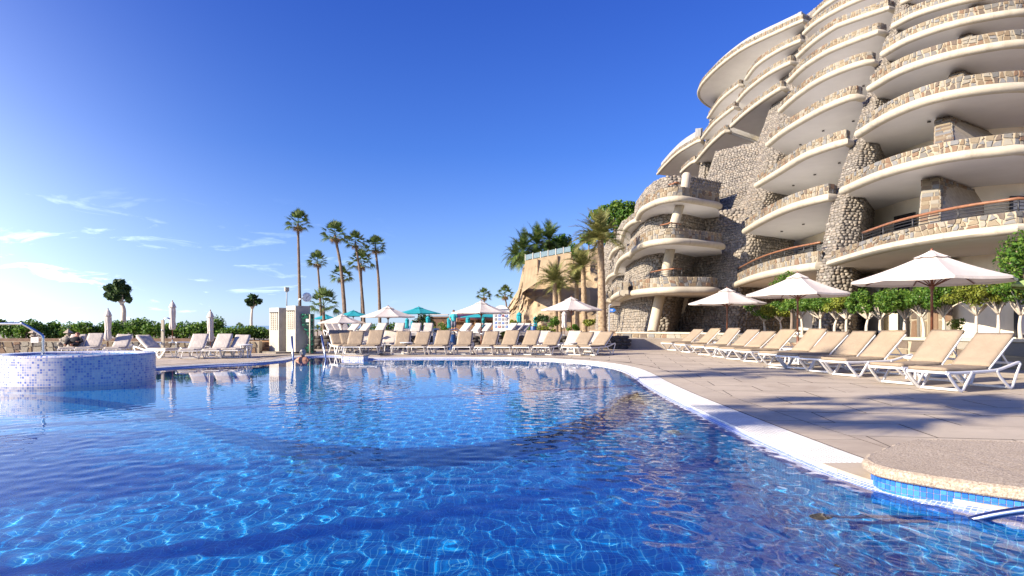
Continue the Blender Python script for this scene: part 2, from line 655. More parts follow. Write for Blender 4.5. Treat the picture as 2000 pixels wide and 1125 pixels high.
def cliff_mat():
    t = NT('cliff')
    p = t.pos()
    c = t.ramp(t.noise(.22, 8, .65, p, .6), [(.25, (.24, .175, .105)), (.5, (.34, .255, .16)), (.75, (.43, .34, .225))])
    st = t.noise(.6, 6, .7, t.n('ShaderNodeMapping', {'Vector': p, 'Scale': (1, 1, 3)}).outputs[0])
    c = t.mix(t.rng(st, .5, .7, 0, .5), c, (.25, .185, .12))
    t.bump(t.noise(1.4, 8, .7, p), .6, .25)
    return t.fin(c, .95)


M['cliff'] = cliff_mat()
M['retaining'] = plain('retaining', (.34, .26, .165), .95, .18, 1.0, .35, 6)
M['lava'] = plain('lava', (.075, .065, .058), .95, .4, 5, .6, 18)


def glass_pane_mat():
    t = NT('window_glass')
    t.fin((.02, .025, .03), .03)
    t.b.inputs['Specular IOR Level'].default_value = .8
    return t.m


M['window_glass'] = glass_pane_mat()
# pale glass
t_ = NT('rail_glass')
t_.fin((.45, .60, .66), .08)
t_.b.inputs['Transmission Weight'].default_value = .6
M['rail_glass'] = t_.m


def sea_mat():
    t = NT('sea')
    t.bump(t.noise(.3, 5, .6, t.pos()), .5, .5)
    return t.fin((.02, .07, .14), .15)


M['sea'] = sea_mat()

# ------------------------------------------------------------------ the pool
OUT_CTRL = [(3.85, 0.9), (3.95, 1.9), (3.40, 3.10), (2.66, 3.92), (2.40, 4.6), (2.35, 6), (2.36, 8), (2.40, 10), (2.50, 12), (2.66, 14), (2.72, 15.8), (2.5, 17.6), (1.9, 19.2),
            (.7, 20.5), (-1, 21.1), (-3, 21.1), (-4.6, 20.9), (-5.25, 21.25), (-5.5, 22.3), (-6.3, 22.75), (-7.05, 22.3), (-7.15, 21), (-7.0, 19.6), (-7.35, 18.3), (-8.3, 17.2),
            (-9.1, 15.6), (-9.55, 14), (-9.75, 12.4), (-10.3, 11.2), (-11.3, 10), (-12, 7), (-12, 3.4), (-10, 1.2), (-5, .6), (0, .5), (2.8, .5)]
OUTL = resample(cat_rom([(x, y, 0) for x, y in OUT_CTRL], 10, True), .1, True)
OUTN = normals2(OUTL, True)
FLOOR_Z, SHELF_Z, WATER_Z = -1.58, -0.98, -0.05


def off_loop(o, z):
    return [(p.x + n_[0] * o, p.y + n_[1] * o, z) for p, n_ in zip(OUTL, OUTN)]


def fill_loops(name, loops, mat, parent=None, uv=False):
    bm = bmesh.new()
    for lp in loops:
        vs = [bm.verts.new(p) for p in lp]
        for a, b in zip(vs, vs[1:] + vs[:1]): bm.edges.new((a, b))
    bmesh.ops.triangle_fill(bm, use_beauty=True, use_dissolve=False, edges=bm.edges[:], normal=(0, 0, 1))
    for f in bm.faces:
        if f.normal.z < 0: f.normal_flip()
    if uv:
        lay = bm.loops.layers.uv.new('UVMap')
        for f in bm.faces:
            for l in f.loops: l[lay].uv = (l.vert.co.x, l.vert.co.y)
    me = bpy.data.meshes.new(name)
    bm.to_mesh(me)
    bm.free()
    me.materials.append(mat)
    o = bpy.data.objects.new(name, me)
    COL.objects.link(o)
    if parent is not None: o.parent = parent
    return o


def receiver(o):
    o.cycles.is_caustics_receiver = True
    return o


def in_poly(X, Y, poly):
    ins = np.zeros(X.shape, bool)
    n = len(poly)
    for i in range(n):
        x1, y1 = poly[i][0], poly[i][1]
        x2, y2 = poly[(i + 1) % n][0], poly[(i + 1) % n][1]
        if y1 == y2: continue
        c = ((y1 > Y) != (y2 > Y)) & (X < (x2 - x1) * (Y - y1) / (y2 - y1) + x1)
        ins ^= c
    return ins


pool = tag(empty('pool'), kind='structure')
receiver(fill_loops('pool_floor', [off_loop(-.17, FLOOR_Z)], M['pool_tile'], pool, True))
lp = [tuple(p) for p in OUTL] + [tuple(OUTL[0])]
ln = OUTN + [OUTN[0]]
receiver(MB().sweep(lp, ln, [(.01, -.022), (-.155, -.085)]).build('pool_lip', M['lip_tile'], pool))
receiver(MB().sweep(lp, ln, [(-.155, -.085), (-.175, -.12), (-.175, FLOOR_Z - .05)]).build('pool_wall', M['pool_tile'], pool))
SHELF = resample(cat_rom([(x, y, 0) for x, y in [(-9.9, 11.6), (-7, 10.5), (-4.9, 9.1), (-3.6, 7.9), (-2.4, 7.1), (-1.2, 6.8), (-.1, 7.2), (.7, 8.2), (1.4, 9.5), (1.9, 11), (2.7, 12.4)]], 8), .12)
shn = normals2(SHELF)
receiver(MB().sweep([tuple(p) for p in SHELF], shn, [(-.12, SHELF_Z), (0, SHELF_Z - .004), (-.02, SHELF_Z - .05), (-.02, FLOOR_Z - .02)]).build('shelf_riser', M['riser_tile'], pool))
pts = [(p.x - n_[0] * .1, p.y - n_[1] * .1, SHELF_Z) for p, n_ in zip(SHELF, shn)]
far = [(p.x - n_[0] * .12, p.y - n_[1] * .12, SHELF_Z) for p, n_ in zip(OUTL, OUTN) if (p.x > 0 and p.y > 12.3) or (p.x <= 0 and p.y > 11.5)]
receiver(fill_loops('shelf_floor', [pts + far], M['pool_tile'], pool, True))
# navy step markers on the pool bottom near the camera
stp = MB().prism([(1.35, 2.7), (3.5, 2.7), (3.5, 1.2), (1.35, 1.2)], FLOOR_Z - .02, FLOOR_Z + .35)
for i in range(8): stp.uv[i] = (stp.v[i][0], stp.v[i][1] + stp.v[i][2])
receiver(stp.build('pool_step', M['pool_tile'], pool))


def W(px, py, z):
    """where the line of sight through a pixel, bent by the still water, meets a level under water"""
    s = G(px, py, WATER_Z)
    r = math.hypot(s.x, s.y)
    th = math.atan2(r, EYE - WATER_Z)
    tw = math.asin(math.sin(th) / 1.333)
    k = (r + (WATER_Z - z) * math.tan(tw)) / r
    return Vector((s.x * k, s.y * k, z))


for px0, px1 in ((1625, 1652), (1712, 1732), (1815, 1842), (1930, 1990)):
    a, b = W(px0, 1088, FLOOR_Z + .004), W(px1, 1088, FLOOR_Z + .004)
    m = MB()
    dy = Vector((a.x * .06, -.42, 0))
    q = [a, b, b + dy, a + dy]
    m.add([(p.x, p.y, FLOOR_Z + .356 if p.y < 2.7 else FLOOR_Z + .004) for p in q], [(3, 2, 1, 0)], [(p.x, p.y) for p in q])
    receiver(m.build('marker_tile', M['navy_tile'], pool))

p = W(1322, 838, FLOOR_Z)
pli = MB().lathe([(0, .0), (.14, .0), (.14, .025), (.11, .04), (0, .045)], 20).build('pool_light', M['rail_glass'], pool, 'auto', p)
receiver(pli)
# water surface: short steep ripples on a real grid, so the sun draws its own caustics
xs = np.concatenate([np.arange(-12.3, -6, .06), np.arange(-6, 4.1, .024)])
ys = [.4]
while ys[-1] < 23: ys.append(ys[-1] + (.024 if ys[-1] < 8 else min(.024 + (ys[-1] - 8) * .008, .07)))
ys = np.array(ys)
X, Y = np.meshgrid(xs, ys)
Zw = np.zeros_like(X)
rg = np.random.default_rng(5)
for i in range(90):
    lam = math.exp(rg.uniform(math.log(.13), math.log(.30)))
    k_ = 2 * PI / lam
    th = rg.uniform(0, 2 * PI)
    a_ = .0048 / k_
    Zw += a_ * np.sin(k_ * (X * math.cos(th) + Y * math.sin(th)) + rg.uniform(0, 6.28))
gust = .75 + .3 * np.sin(X * .35 + 1.1 * np.sin(Y * .23)) * np.sin(Y * .29 + .7)
calm = 1 - .55 * np.clip((-2.5 - X) / 3, 0, 1) * np.clip((Y - 4) / 3, 0, 1)
Zw = Zw * gust * calm * np.clip(1.0 - (Y - 6) * .075, .33, 1) + WATER_Z
nx, ny = len(xs), len(ys)
idx = np.arange(nx * ny).reshape(ny, nx)
cx_, cy_ = (X[:-1, :-1] + X[1:, 1:]) / 2, (Y[:-1, :-1] + Y[1:, 1:]) / 2
keep = in_poly(cx_, cy_, OUTL)
f = np.stack([idx[:-1, :-1], idx[:-1, 1:], idx[1:, 1:], idx[1:, :-1]], -1)[keep]
used = np.zeros(nx * ny, bool)
used[f.ravel()] = True
remap = np.cumsum(used) - 1
v = np.stack([X, Y, Zw], -1).reshape(-1, 3)[used]
water = np_mesh('pool_water', v, remap[f], M['water'])
tag(water, kind='structure')
water.cycles.is_caustics_caster = True

# overflow grating round the pool: cross slats and ribs over a gutter
ring = [i for i, p in enumerate(OUTL) if not (p.y < 4.62 and p.x > -9)]
rp = [OUTL[i] for i in ring]
rpts = resample(rp, .05)
rnor = normals2(rpts)
grating = MB().sweep([(p.x, p.y, 0) for p in rp], normals2(rp), [(-.002, -.05), (.0, -.034), (.43, -.034), (.43, -.01)]).build('overflow_grating', M['gutter'])
tag(grating, kind='structure')
gm = MB()
for p, n_ in zip(rpts, rnor):
    tx, ty = -n_[1], n_[0]
    w2 = .0165
    q = []
    for z in (-.03, -.008):
        for o_, s_ in ((.004, -1), (.425, -1), (.425, 1), (.004, 1)):
            q.append((p.x + n_[0] * o_ + tx * w2 * s_, p.y + n_[1] * o_ + ty * w2 * s_, z))
    gm.add(q, [(4, 5, 6, 7), (0, 1, 5, 4), (2, 3, 7, 6), (3, 0, 4, 7)])
tag(gm.build('cross_slats', M['grate'], grating), kind='stuff')
gm = MB()
for o_ in [.006 + .0415 * i for i in range(11)]:
    w2 = .012
    gm.sweep([(p.x, p.y, 0) for p in rp], normals2(rp), [(o_ - w2, -.03), (o_ - w2, -.0055), (o_ + w2, -.0055), (o_ + w2, -.03)])
tag(gm.build('ribs', M['grate'], grating), kind='stuff')

# ------------------------------------------------------------------ ground, deck
deck = fill_loops('deck', [[(-60, -14, -.0045), (60, -14, -.0045), (60, 62, -.0045), (-60, 62, -.0045)], [(p.x + n_[0] * .432, p.y + n_[1] * .432, -.0045) for p, n_ in zip(OUTL, OUTN)]], M['joint'])
tag(deck, kind='structure')
nb = MB().sweep([tuple(p) for p in OUTL[-60:]] + [tuple(p) for p in OUTL[:46]], OUTN[-60:] + OUTN[:46], [(0, -.05), (0, -.001), (.6, -.001)])
nb.build('near_kerb', M['paver'], deck)
MB().add([(-60, 24.6, 0), (60, 24.6, 0), (60, 62, 0), (-60, 62, 0)], [(0, 1, 2, 3)]).build('far_paving', M['deck'], deck)
# edging slabs along the grating
slabs = []
rr = resample(rp, .12)
rn = normals2(rr)
for i in range(0, len(rr) - 10, 10):
    m = MB()
    seg = list(range(i, i + 11))
    pl = [(rr[j].x + rn[j][0] * .436, rr[j].y + rn[j][1] * .436) for j in seg] + [(rr[j].x + rn[j][0] * .86, rr[j].y + rn[j][1] * .86) for j in seg[::-1]]
    c = Vector((sum(p[0] for p in pl) / len(pl), sum(p[1] for p in pl) / len(pl)))
    pl = [(c.x + (p[0] - c.x) * .994, c.y + (p[1] - c.y) * .994) for p in pl]
    m.prism(pl[::-1], -.04, random.uniform(-.0012, .0006))
    slabs.append(m.build('edging_slab', M['paver'], deck))


def dark_sides(o):
    o.data.materials.append(M['joint'])
    for p in o.data.polygons:
        if abs(p.normal.z) < .5: p.material_index = 1


def clip(poly, p0, n_):
    out = []
    for a, b in zip(poly, poly[1:] + poly[:1]):
        da = (a[0] - p0[0]) * n_[0] + (a[1] - p0[1]) * n_[1]
        db = (b[0] - p0[0]) * n_[0] + (b[1] - p0[1]) * n_[1]
        if da >= 0: out.append(a)
        if da * db < 0:
            t = da / (da - db)
            out.append((a[0] + (b[0] - a[0]) * t, a[1] + (b[1] - a[1]) * t))
    return out


OX = np.array([(p.x, p.y) for p in OUTL])
rot = math.radians(-9)
ca, sa = math.cos(rot), math.sin(rot)
ntile = 0
for r_ in range(-20, 45):
    for c_ in range(-25, 25):
        u, w = c_ * 1.25 + (.62 if r_ % 2 else 0), r_ * .85
        quad = [(u, w), (u + 1.232, w), (u + 1.232, w + .832), (u, w + .832)]
        quad = [(a * ca - b * sa + 4, a * sa + b * ca + 6) for a, b in quad]
        mx_, my_ = sum(p[0] for p in quad) / 4, sum(p[1] for p in quad) / 4
        if my_ < 3.2 or my_ > 25 or abs(mx_) > .85 * my_ + .7 or mx_ > 13.5: continue
        dd = np.hypot(OX[:, 0] - mx_, OX[:, 1] - my_)
        j = int(dd.argmin())
        sd = (mx_ - OX[j, 0]) * OUTN[j][0] + (my_ - OX[j, 1]) * OUTN[j][1]
        if sd < 0 or (sd < .3 and dd[j] < .4): continue
        if dd[j] < 2.0:
            q0 = (OX[j, 0] + OUTN[j][0] * .868, OX[j, 1] + OUTN[j][1] * .868)
            quad = clip(quad, q0, OUTN[j])
            if len(quad) > 2 and not (mx_ > 2 and my_ < 5.2):
                for jj in (j - 6, (j + 6) % len(OUTL)):
                    q0 = (OX[jj, 0] + OUTN[jj][0] * .868, OX[jj, 1] + OUTN[jj][1] * .868)
                    if len(quad) > 2: quad = clip(quad, q0, OUTN[jj])
        if len(quad) < 3: continue
        quad = clip(quad, (0, 24.62), (0, -1))
        if len(quad) < 3: continue
        z = random.uniform(-.0012, .0012)
        slabs.append(MB().prism(quad, -.05, z).build('paver', M['paver'], deck))
        ntile += 1
for o in slabs: dark_sides(o)
print('pavers', ntile)

M['wet'] = plain('wet', (.16, .13, .105), .04, .2, 3, 0)
c0 = G(1530, 718)
pud = []
for i in range(28):
    a = 2 * PI * i / 28
    r_ = 1 + .35 * mnoise.noise(Vector((math.cos(a) * 1.6, math.sin(a) * 1.6, 5)))
    pud.append((c0.x + .55 * r_ * math.cos(a), c0.y + .5 * r_ * math.sin(a)))
tag(MB().add([(x, y, .0035) for x, y in pud], [tuple(range(28))]).build('puddle', M['wet']), kind='structure')
gm = MB().add([(-400, -200, -1.75), (400, -200, -1.75), (400, 140, -1.75), (-400, 140, -1.75)], [(0, 1, 2, 3)])
tag(gm.build('ground', M['soil']), kind='structure')
gm = MB().add([(-30000, 130, -9), (30000, 130, -9), (30000, 40000, -9), (-30000, 40000, -9)], [(0, 1, 2, 3)])
tag(gm.build('sea', M['sea']), kind='structure')

# ------------------------------------------------------------------ stone block with tiled face at the pool's corner
blk = empty('stone_block', (0, 0, 0))
tag(blk, 'low granite topped block with blue tiled face at the pool corner', 'stone block')
BF = resample(cat_rom([(x, y, 0) for x, y in [(4.3, 1.0), (4.0, 1.95), (3.42, 3.10), (2.95, 3.60), (2.62, 3.92), (2.46, 4.12), (2.42, 4.32), (2.52, 4.56), (2.85, 4.88), (3.15, 5.14), (3.36, 5.24), (3.7, 5.2)]], 8), .05)
bpoly = [(p.x, p.y) for p in BF] + [(6.2, 4.75), (6.2, 1.0)]
inset = 0.03
bn = normals2(BF)
low = [(p.x - n_[0] * -inset, p.y - n_[1] * -inset) for p, n_ in zip(BF, bn)]
# the curve runs with the block on its right hand: its outward side is the left hand
BOUT = [(-a, -b) for a, b in bn]
side_pts = [(p.x - o_[0] * inset, p.y - o_[1] * inset) for p, o_ in zip(BF, BOUT)]
MB().prism((side_pts + [(6.15, 4.7), (6.15, 1.05)])[::-1], -1.4, .055).build('core', M['mortar_light'], blk)
cap = MB()
prof = [(0, .05), (.012, .06), (.016, .085), (.008, .112), (-.02, .124)]
k = len(prof)
loop = [(p.x, p.y) for p in BF] + [(6.2, 4.75), (6.2, 1.0)]
ln_ = BOUT + [(.7, .7), (.7, -.7)]
vs = []
for (x, y), o_ in zip(loop, ln_):
    wob = .004 * math.sin(x * 31 + y * 17) + .003 * math.sin(x * 83 - y * 57)
    for o2, z in prof: vs.append((x + o_[0] * (o2 + wob), y + o_[1] * (o2 + wob), z + wob * .5))
n = len(loop)
fs = [(i * k + j, i * k + j + 1, ((i + 1) % n) * k + j + 1, ((i + 1) % n) * k + j) for i in range(n) for j in range(k - 1)]
fs.append(tuple(i * k + k - 1 for i in range(n))[::-1])
fs.append(tuple(i * k for i in range(n)))
cap.add(vs, fs)
cap.build('cap_slab', M['granite'], blk)
tl = resample([Vector((x, y, 0)) for x, y in side_pts], .036)
tn = normals2(tl)
cnt = 0
for i in range(len(tl) - 1):
    a, b = tl[i], tl[i + 1]
    if not (1.8 < a.y < 4.9 and a.x < 3.9): continue
    o_ = (-tn[i][0], -tn[i][1])
    for rz in range(4):
        z0 = .012 - rz * .036
        m = MB()
        e = (b - a) * .06
        q = []
        for dd_ in (0, .006):
            for pp, z in ((a + e, z0), (b - e, z0), (b - e, z0 + .0325), (a + e, z0 + .0325)):
                q.append((pp.x + o_[0] * dd_, pp.y + o_[1] * dd_, z))
        m.add(q, [(7, 6, 5, 4), (0, 1, 5, 4), (1, 2, 6, 5), (2, 3, 7, 6), (3, 0, 4, 7)])
        if cnt < 290:
            m.build('tile', M['tile_glaze'], blk)
        cnt += 1
print('tiles', cnt)
# hand rail into the water beside the block
rail = empty('hand_rail', (2.72, 3.72, 0))
tag(rail, 'brushed steel hand rail dipping into the pool beside the stone block', 'hand rail')
L0 = Vector((2.72, 3.72, 0))
pa = cat_rom([Vector(p) - L0 for p in ((3.6, 3.0, .26), (3.2, 3.28, .16), (2.80, 3.55, .02), (2.55, 3.72, -.11), (2.25, 3.95, -.30), (2.0, 4.15, -.47))], 6)
MB().tube(pa, .024, 12).build('tube', M['blue_steel'], rail, True)
e = pa[-1]
MB().lathe([(.0, 0), (.06, 0), (.062, .02), (.03, .035), (.03, .06), (0, .06)], 16).build('rubber_end', M['black_rubber'], rail, 'auto', e + Vector((0, 0, -.03)))

# ------------------------------------------------------------------ round spa tub at the left
spa = empty('spa_tub', (-8.72, 12.88, 0))
tag(spa, 'round raised whirlpool tub clad in pale blue mosaic', 'whirlpool tub')
SR, SH = 1.36, .50


def ringmesh(prof, n=96, uvr=1.36):
    m = MB()
    vs, uv, fs = [], [], []
    acc = [0]
    for a, b in zip(prof[:-1], prof[1:]): acc.append(acc[-1] + math.hypot(a[0] - b[0], a[1] - b[1]))
    for i, (r_, z) in enumerate(prof):
        for j in range(n + 1):
            a = 2 * PI * j / n
            vs.append((r_ * math.cos(a), r_ * math.sin(a), z))
            uv.append((a * uvr, acc[i]))
    for i in range(len(prof) - 1):
        for j in range(n):
            fs.append((i * (n + 1) + j, i * (n + 1) + j + 1, (i + 1) * (n + 1) + j + 1, (i + 1) * (n + 1) + j))
    return m.add(vs, fs, uv)


ringmesh([(SR, -1.35), (SR, SH - .03)]).build('outer_wall', M['spa_tile'], spa, True)
ringmesh([(SR, SH - .03), (SR - .012, SH - .008), (SR - .03, SH), (SR - .24, SH - .01), (SR - .27, SH - .04)]).build('rim', M['spa_tile'], spa, True)
receiver(ringmesh([(SR - .27, SH - .04), (SR - .28, -.3), (0.001, -.3)]).build('basin', M['pool_tile'], spa))
m = MB()
nr, na = 26, 90
vs = [(0, 0, SH - .05)]
for i in range(1, nr + 1):
    for j in range(na):
        r_ = (SR - .265) * i / nr
        a = 2 * PI * j / na
        x, y = r_ * math.cos(a), r_ * math.sin(a)
        vs.append((x, y, SH - .05 + .014 * mnoise.noise(Vector((x * 5, y * 5, 2))) + .012 * mnoise.noise(Vector((x * 13, y * 13, 7)))))
fs = [(0, 1 + j, 1 + (j + 1) % na) for j in range(na)]
for i in range(nr - 1):
    for j in range(na):
        a = 1 + i * na
        fs.append((a + j, a + na + j, a + na + (j + 1) % na, a + (j + 1) % na))
m.add(vs, fs)
o = m.build('spa_water', M['water'], spa, True)
o.cycles.is_caustics_caster = True
rl = empty('spa_rail', (-8.72, 12.4, 0))
tag(rl, 'bent chrome hand rail rising from the whirlpool tub', 'hand rail')
o0 = Vector((-8.72, 12.4, 0))
MB().tube([Vector(p) - o0 for p in cat_rom([D(-60, 634, 12.4), D(-10, 632.5, 12.4), D(38, 632, 12.4), D(46, 633.5, 12.4), D(78, 652, 12.4), D(84, 659, 12.4), D(84.5, 670, 12.4), D(84.5, 693, 12.4)], 6)], .026, 12).build('tube', M['chrome'], rl, True)
MB().lathe([(0, 0), (.05, 0), (.05, .015), (.0, .02)], 16).build('flange', M['chrome'], rl, 'auto', D(84.5, 693, 12.4) - o0)

# ------------------------------------------------------------------ hotel
hotel = empty('hotel_building', (14, 36, 0))
tag(hotel, 'terraced stone hotel with stacked curved cream balconies on the right', 'building')
HO = Vector((14, 36, 0))


def hb(mb, name, mat, parent=None, smooth=False):
    """build a part of the hotel: world coordinates, parented with its place kept"""
    o = mb.build(name, mat, parent or hotel, smooth)
    o.location = -HO if parent is None else (0, 0, 0)
    return o


ICO = None


def ico():
    global ICO
    if ICO is None:
        bm = bmesh.new()
        bmesh.ops.create_icosphere(bm, subdivisions=1, radius=1)
        bm.verts.ensure_lookup_table()
        ICO = (np.array([v.co[:] for v in bm.verts]), np.array([[v.index for v in f.verts] for f in bm.faces]))
        bm.free()
    return ICO


STONE_MESH = []


def stone_meshes():
    if not STONE_MESH:
        v0, f0 = ico()
        for i in range(10):
            rgs = np.random.default_rng(100 + i)
            v = v0 * (1 + rgs.uniform(-.2, .2, (len(v0), 1)))
            v = np.sign(v) * np.abs(v) ** .6
            me = bpy.data.meshes.new('stone')
            me.from_pydata(v.tolist(), [], f0.tolist())
            me.shade_smooth()
            me.materials.append(M['pebble_o'])
            STONE_MESH.append((me, v))
    return STONE_MESH


def pebble_wall(name, levels, size=.22, singles=0, single_z=(0, 99), label=None):
    """loft of plan polylines [(z, [(x,y)..])..] faced with rounded field stones; their outward side is the right hand"""
    zs = [l[0] for l in levels]

    def poly(z):
        for (z0, a), (z1, b) in zip(levels[:-1], levels[1:]):
            if z <= z1:
                t = (z - z0) / (z1 - z0)
                return [Vector((p[0] + (q[0] - p[0]) * t, p[1] + (q[1] - p[1]) * t, z)) for p, q in zip(a, b)]
        return [Vector((p[0], p[1], z)) for p in levels[-1][1]]

    m = MB()
    nn = len(levels[0][1])
    allz = sorted(set(zs + list(np.arange(zs[0], zs[-1], 1.5))))
    vs = [tuple(p) for z in allz for p in poly(z)]
    fs = [(i * nn + j, i * nn + j + 1, (i + 1) * nn + j + 1, (i + 1) * nn + j) for i in range(len(allz) - 1) for j in range(nn - 1)]
    top = tuple((len(allz) - 1) * nn + j for j in range(nn))
    if nn > 2: fs.append(top)
    m.add(vs, fs)
    wall = hb(m, name, M['mortar'])
    if label: wall['label'] = label
    SM = stone_meshes()
    V, Fc = [], []
    base = 0
    z = zs[0] + size * .4
    ns = 0
    while z < zs[-1]:
        hgt = size * random.uniform(.75, 1.1)
        P = poly(z)
        P2 = poly(min(z + .5, zs[-1])) if z + .5 < zs[-1] else poly(z)
        L = [0]
        for a, b in zip(P[:-1], P[1:]): L.append(L[-1] + (b - a).length)
        s_ = random.uniform(0, size)
        while s_ < L[-1]:
            w = size * random.uniform(.95, 1.9)
            t = s_ + w / 2
            if t > L[-1]: break
            j = max(i for i in range(len(L) - 1) if L[i] <= t)
            q = (t - L[j]) / max(1e-6, L[j + 1] - L[j])
            p = P[j].lerp(P[j + 1], q)
            tan = (P[j + 1] - P[j]).normalized()
            up = (P2[j].lerp(P2[j + 1], q) - p)
            up = up.normalized() if up.length > .05 else Vector((0, 0, 1))
            out = tan.cross(up).normalized()
            roll = random.uniform(-.3, .3)
            a1 = tan * math.cos(roll) + up * math.sin(roll)
            a2 = -tan * math.sin(roll) + up * math.cos(roll)
            rx, ry, rz_ = w * .50, hgt * .54, size * random.uniform(.2, .34)
            c = p + up * random.uniform(-.03, .03) + out * .02
            mi = random.randrange(10)
            if ns < singles and single_z[0] <= z <= single_z[1]:
                o = bpy.data.objects.new('stone', SM[mi][0])
                COL.objects.link(o)
                o.parent = wall
                o.matrix_local = Matrix(((a1.x * rx, a2.x * ry, out.x * rz_, c.x), (a1.y * rx, a2.y * ry, out.y * rz_, c.y), (a1.z * rx, a2.z * ry, out.z * rz_, c.z), (0, 0, 0, 1)))
                ns += 1
            else:
                A = np.array([a1 * rx, a2 * ry, out * rz_])
                V.append(SM[mi][1] @ A + np.array(c))
                Fc.append(ICO[1] + base)
                base += len(ICO[0])
            s_ += w
        z += hgt * .93
    if V:
        o = np_mesh('field_stones', np.concatenate(V), np.concatenate(Fc), M['pebble_i'], wall)
        tag(o, kind='stuff')
    return wall


FLAG_LEFT = [300]


def flagstones(parent, pts, nor, z0, z1, single, mat_i, mat_o, wmin=.17, wmax=.36, depth=.03):
    """irregular stone facing on a strip: pts/nor in plan, from z0 to z1"""
    L = [0]
    for a, b in zip(pts[:-1], pts[1:]): L.append(L[-1] + (Vector(b) - Vector(a)).length)

    def at(s_, z, o_):
        s_ = min(max(s_, 0), L[-1])
        j = 0
        while j < len(L) - 2 and L[j + 1] < s_: j += 1
        q = (s_ - L[j]) / max(1e-6, L[j + 1] - L[j])
        p = Vector(pts[j]).lerp(Vector(pts[j + 1]), q)
        n_ = Vector((*nor[j], 0)).lerp(Vector((*nor[j + 1], 0)), q)
        return (p.x + n_.x * o_, p.y + n_.y * o_, z + p.z)

    H = z1 - z0
    joined = MB()
    s_ = 0
    tilt = 0
    while s_ < L[-1]:
        w = random.uniform(wmin, wmax) * (.8 if H < .5 else 1)
        e = min(s_ + w, L[-1])
        if L[-1] - e < wmin * .6: e = L[-1]
        t2 = random.uniform(-.08, .08) if e < L[-1] else 0
        rows = random.choice([2, 2, 3, 3] if H > .5 else [2, 2, 2, 3])
        cuts = [0] + sorted(H * (i + random.uniform(-.18, .18)) / rows for i in range(1, rows)) + [H]
        g = .016
        for a, b in zip(cuts[:-1], cuts[1:]):
            def edge(zz, left):
                k = (zz / H - .5) * 2
                return (s_ + tilt * k + g) if left else (e + t2 * k - g)
            ja, jb = random.uniform(-.03, .03), random.uniform(-.03, .03)
            za, zb = a + g * .7, b - g * .7
            q = [(edge(za, 1), za + (ja if a > 0 else 0)), (edge(za, 0), za - (ja if a > 0 else 0)), (edge((za + zb) / 2, 0) + random.uniform(-.03, .01), (za + zb) / 2),
                 (edge(zb, 0) - random.uniform(0, .05), zb + (jb if b < H else 0)), (edge(zb, 1) + random.uniform(0, .05), zb - (jb if b < H else 0)), (edge((za + zb) / 2, 1) + random.uniform(-.01, .03), (za + zb) / 2)]
            dpt = depth * random.uniform(.7, 1.3)
            c = (sum(u[0] for u in q) / 6, sum(u[1] for u in q) / 6)
            vs = [at(u[0], z0 + u[1], -.02) for u in q] + [at(c[0] + (u[0] - c[0]) * .93, z0 + c[1] + (u[1] - c[1]) * .93, dpt) for u in q]
            fs = [(6, 7, 8, 9, 10, 11)] + [(i, (i + 1) % 6, 6 + (i + 1) % 6, 6 + i) for i in range(6)]
            if single and FLAG_LEFT[0] > 0:
                FLAG_LEFT[0] -= 1
                MB().add(vs, fs).build('facing_stone', mat_o, parent)
            else:
                joined.add(vs, fs)
        s_, tilt = e, t2
    if joined.v:
        tag(joined.build('stone_facing', mat_i, parent), kind='stuff')


BACK = {}


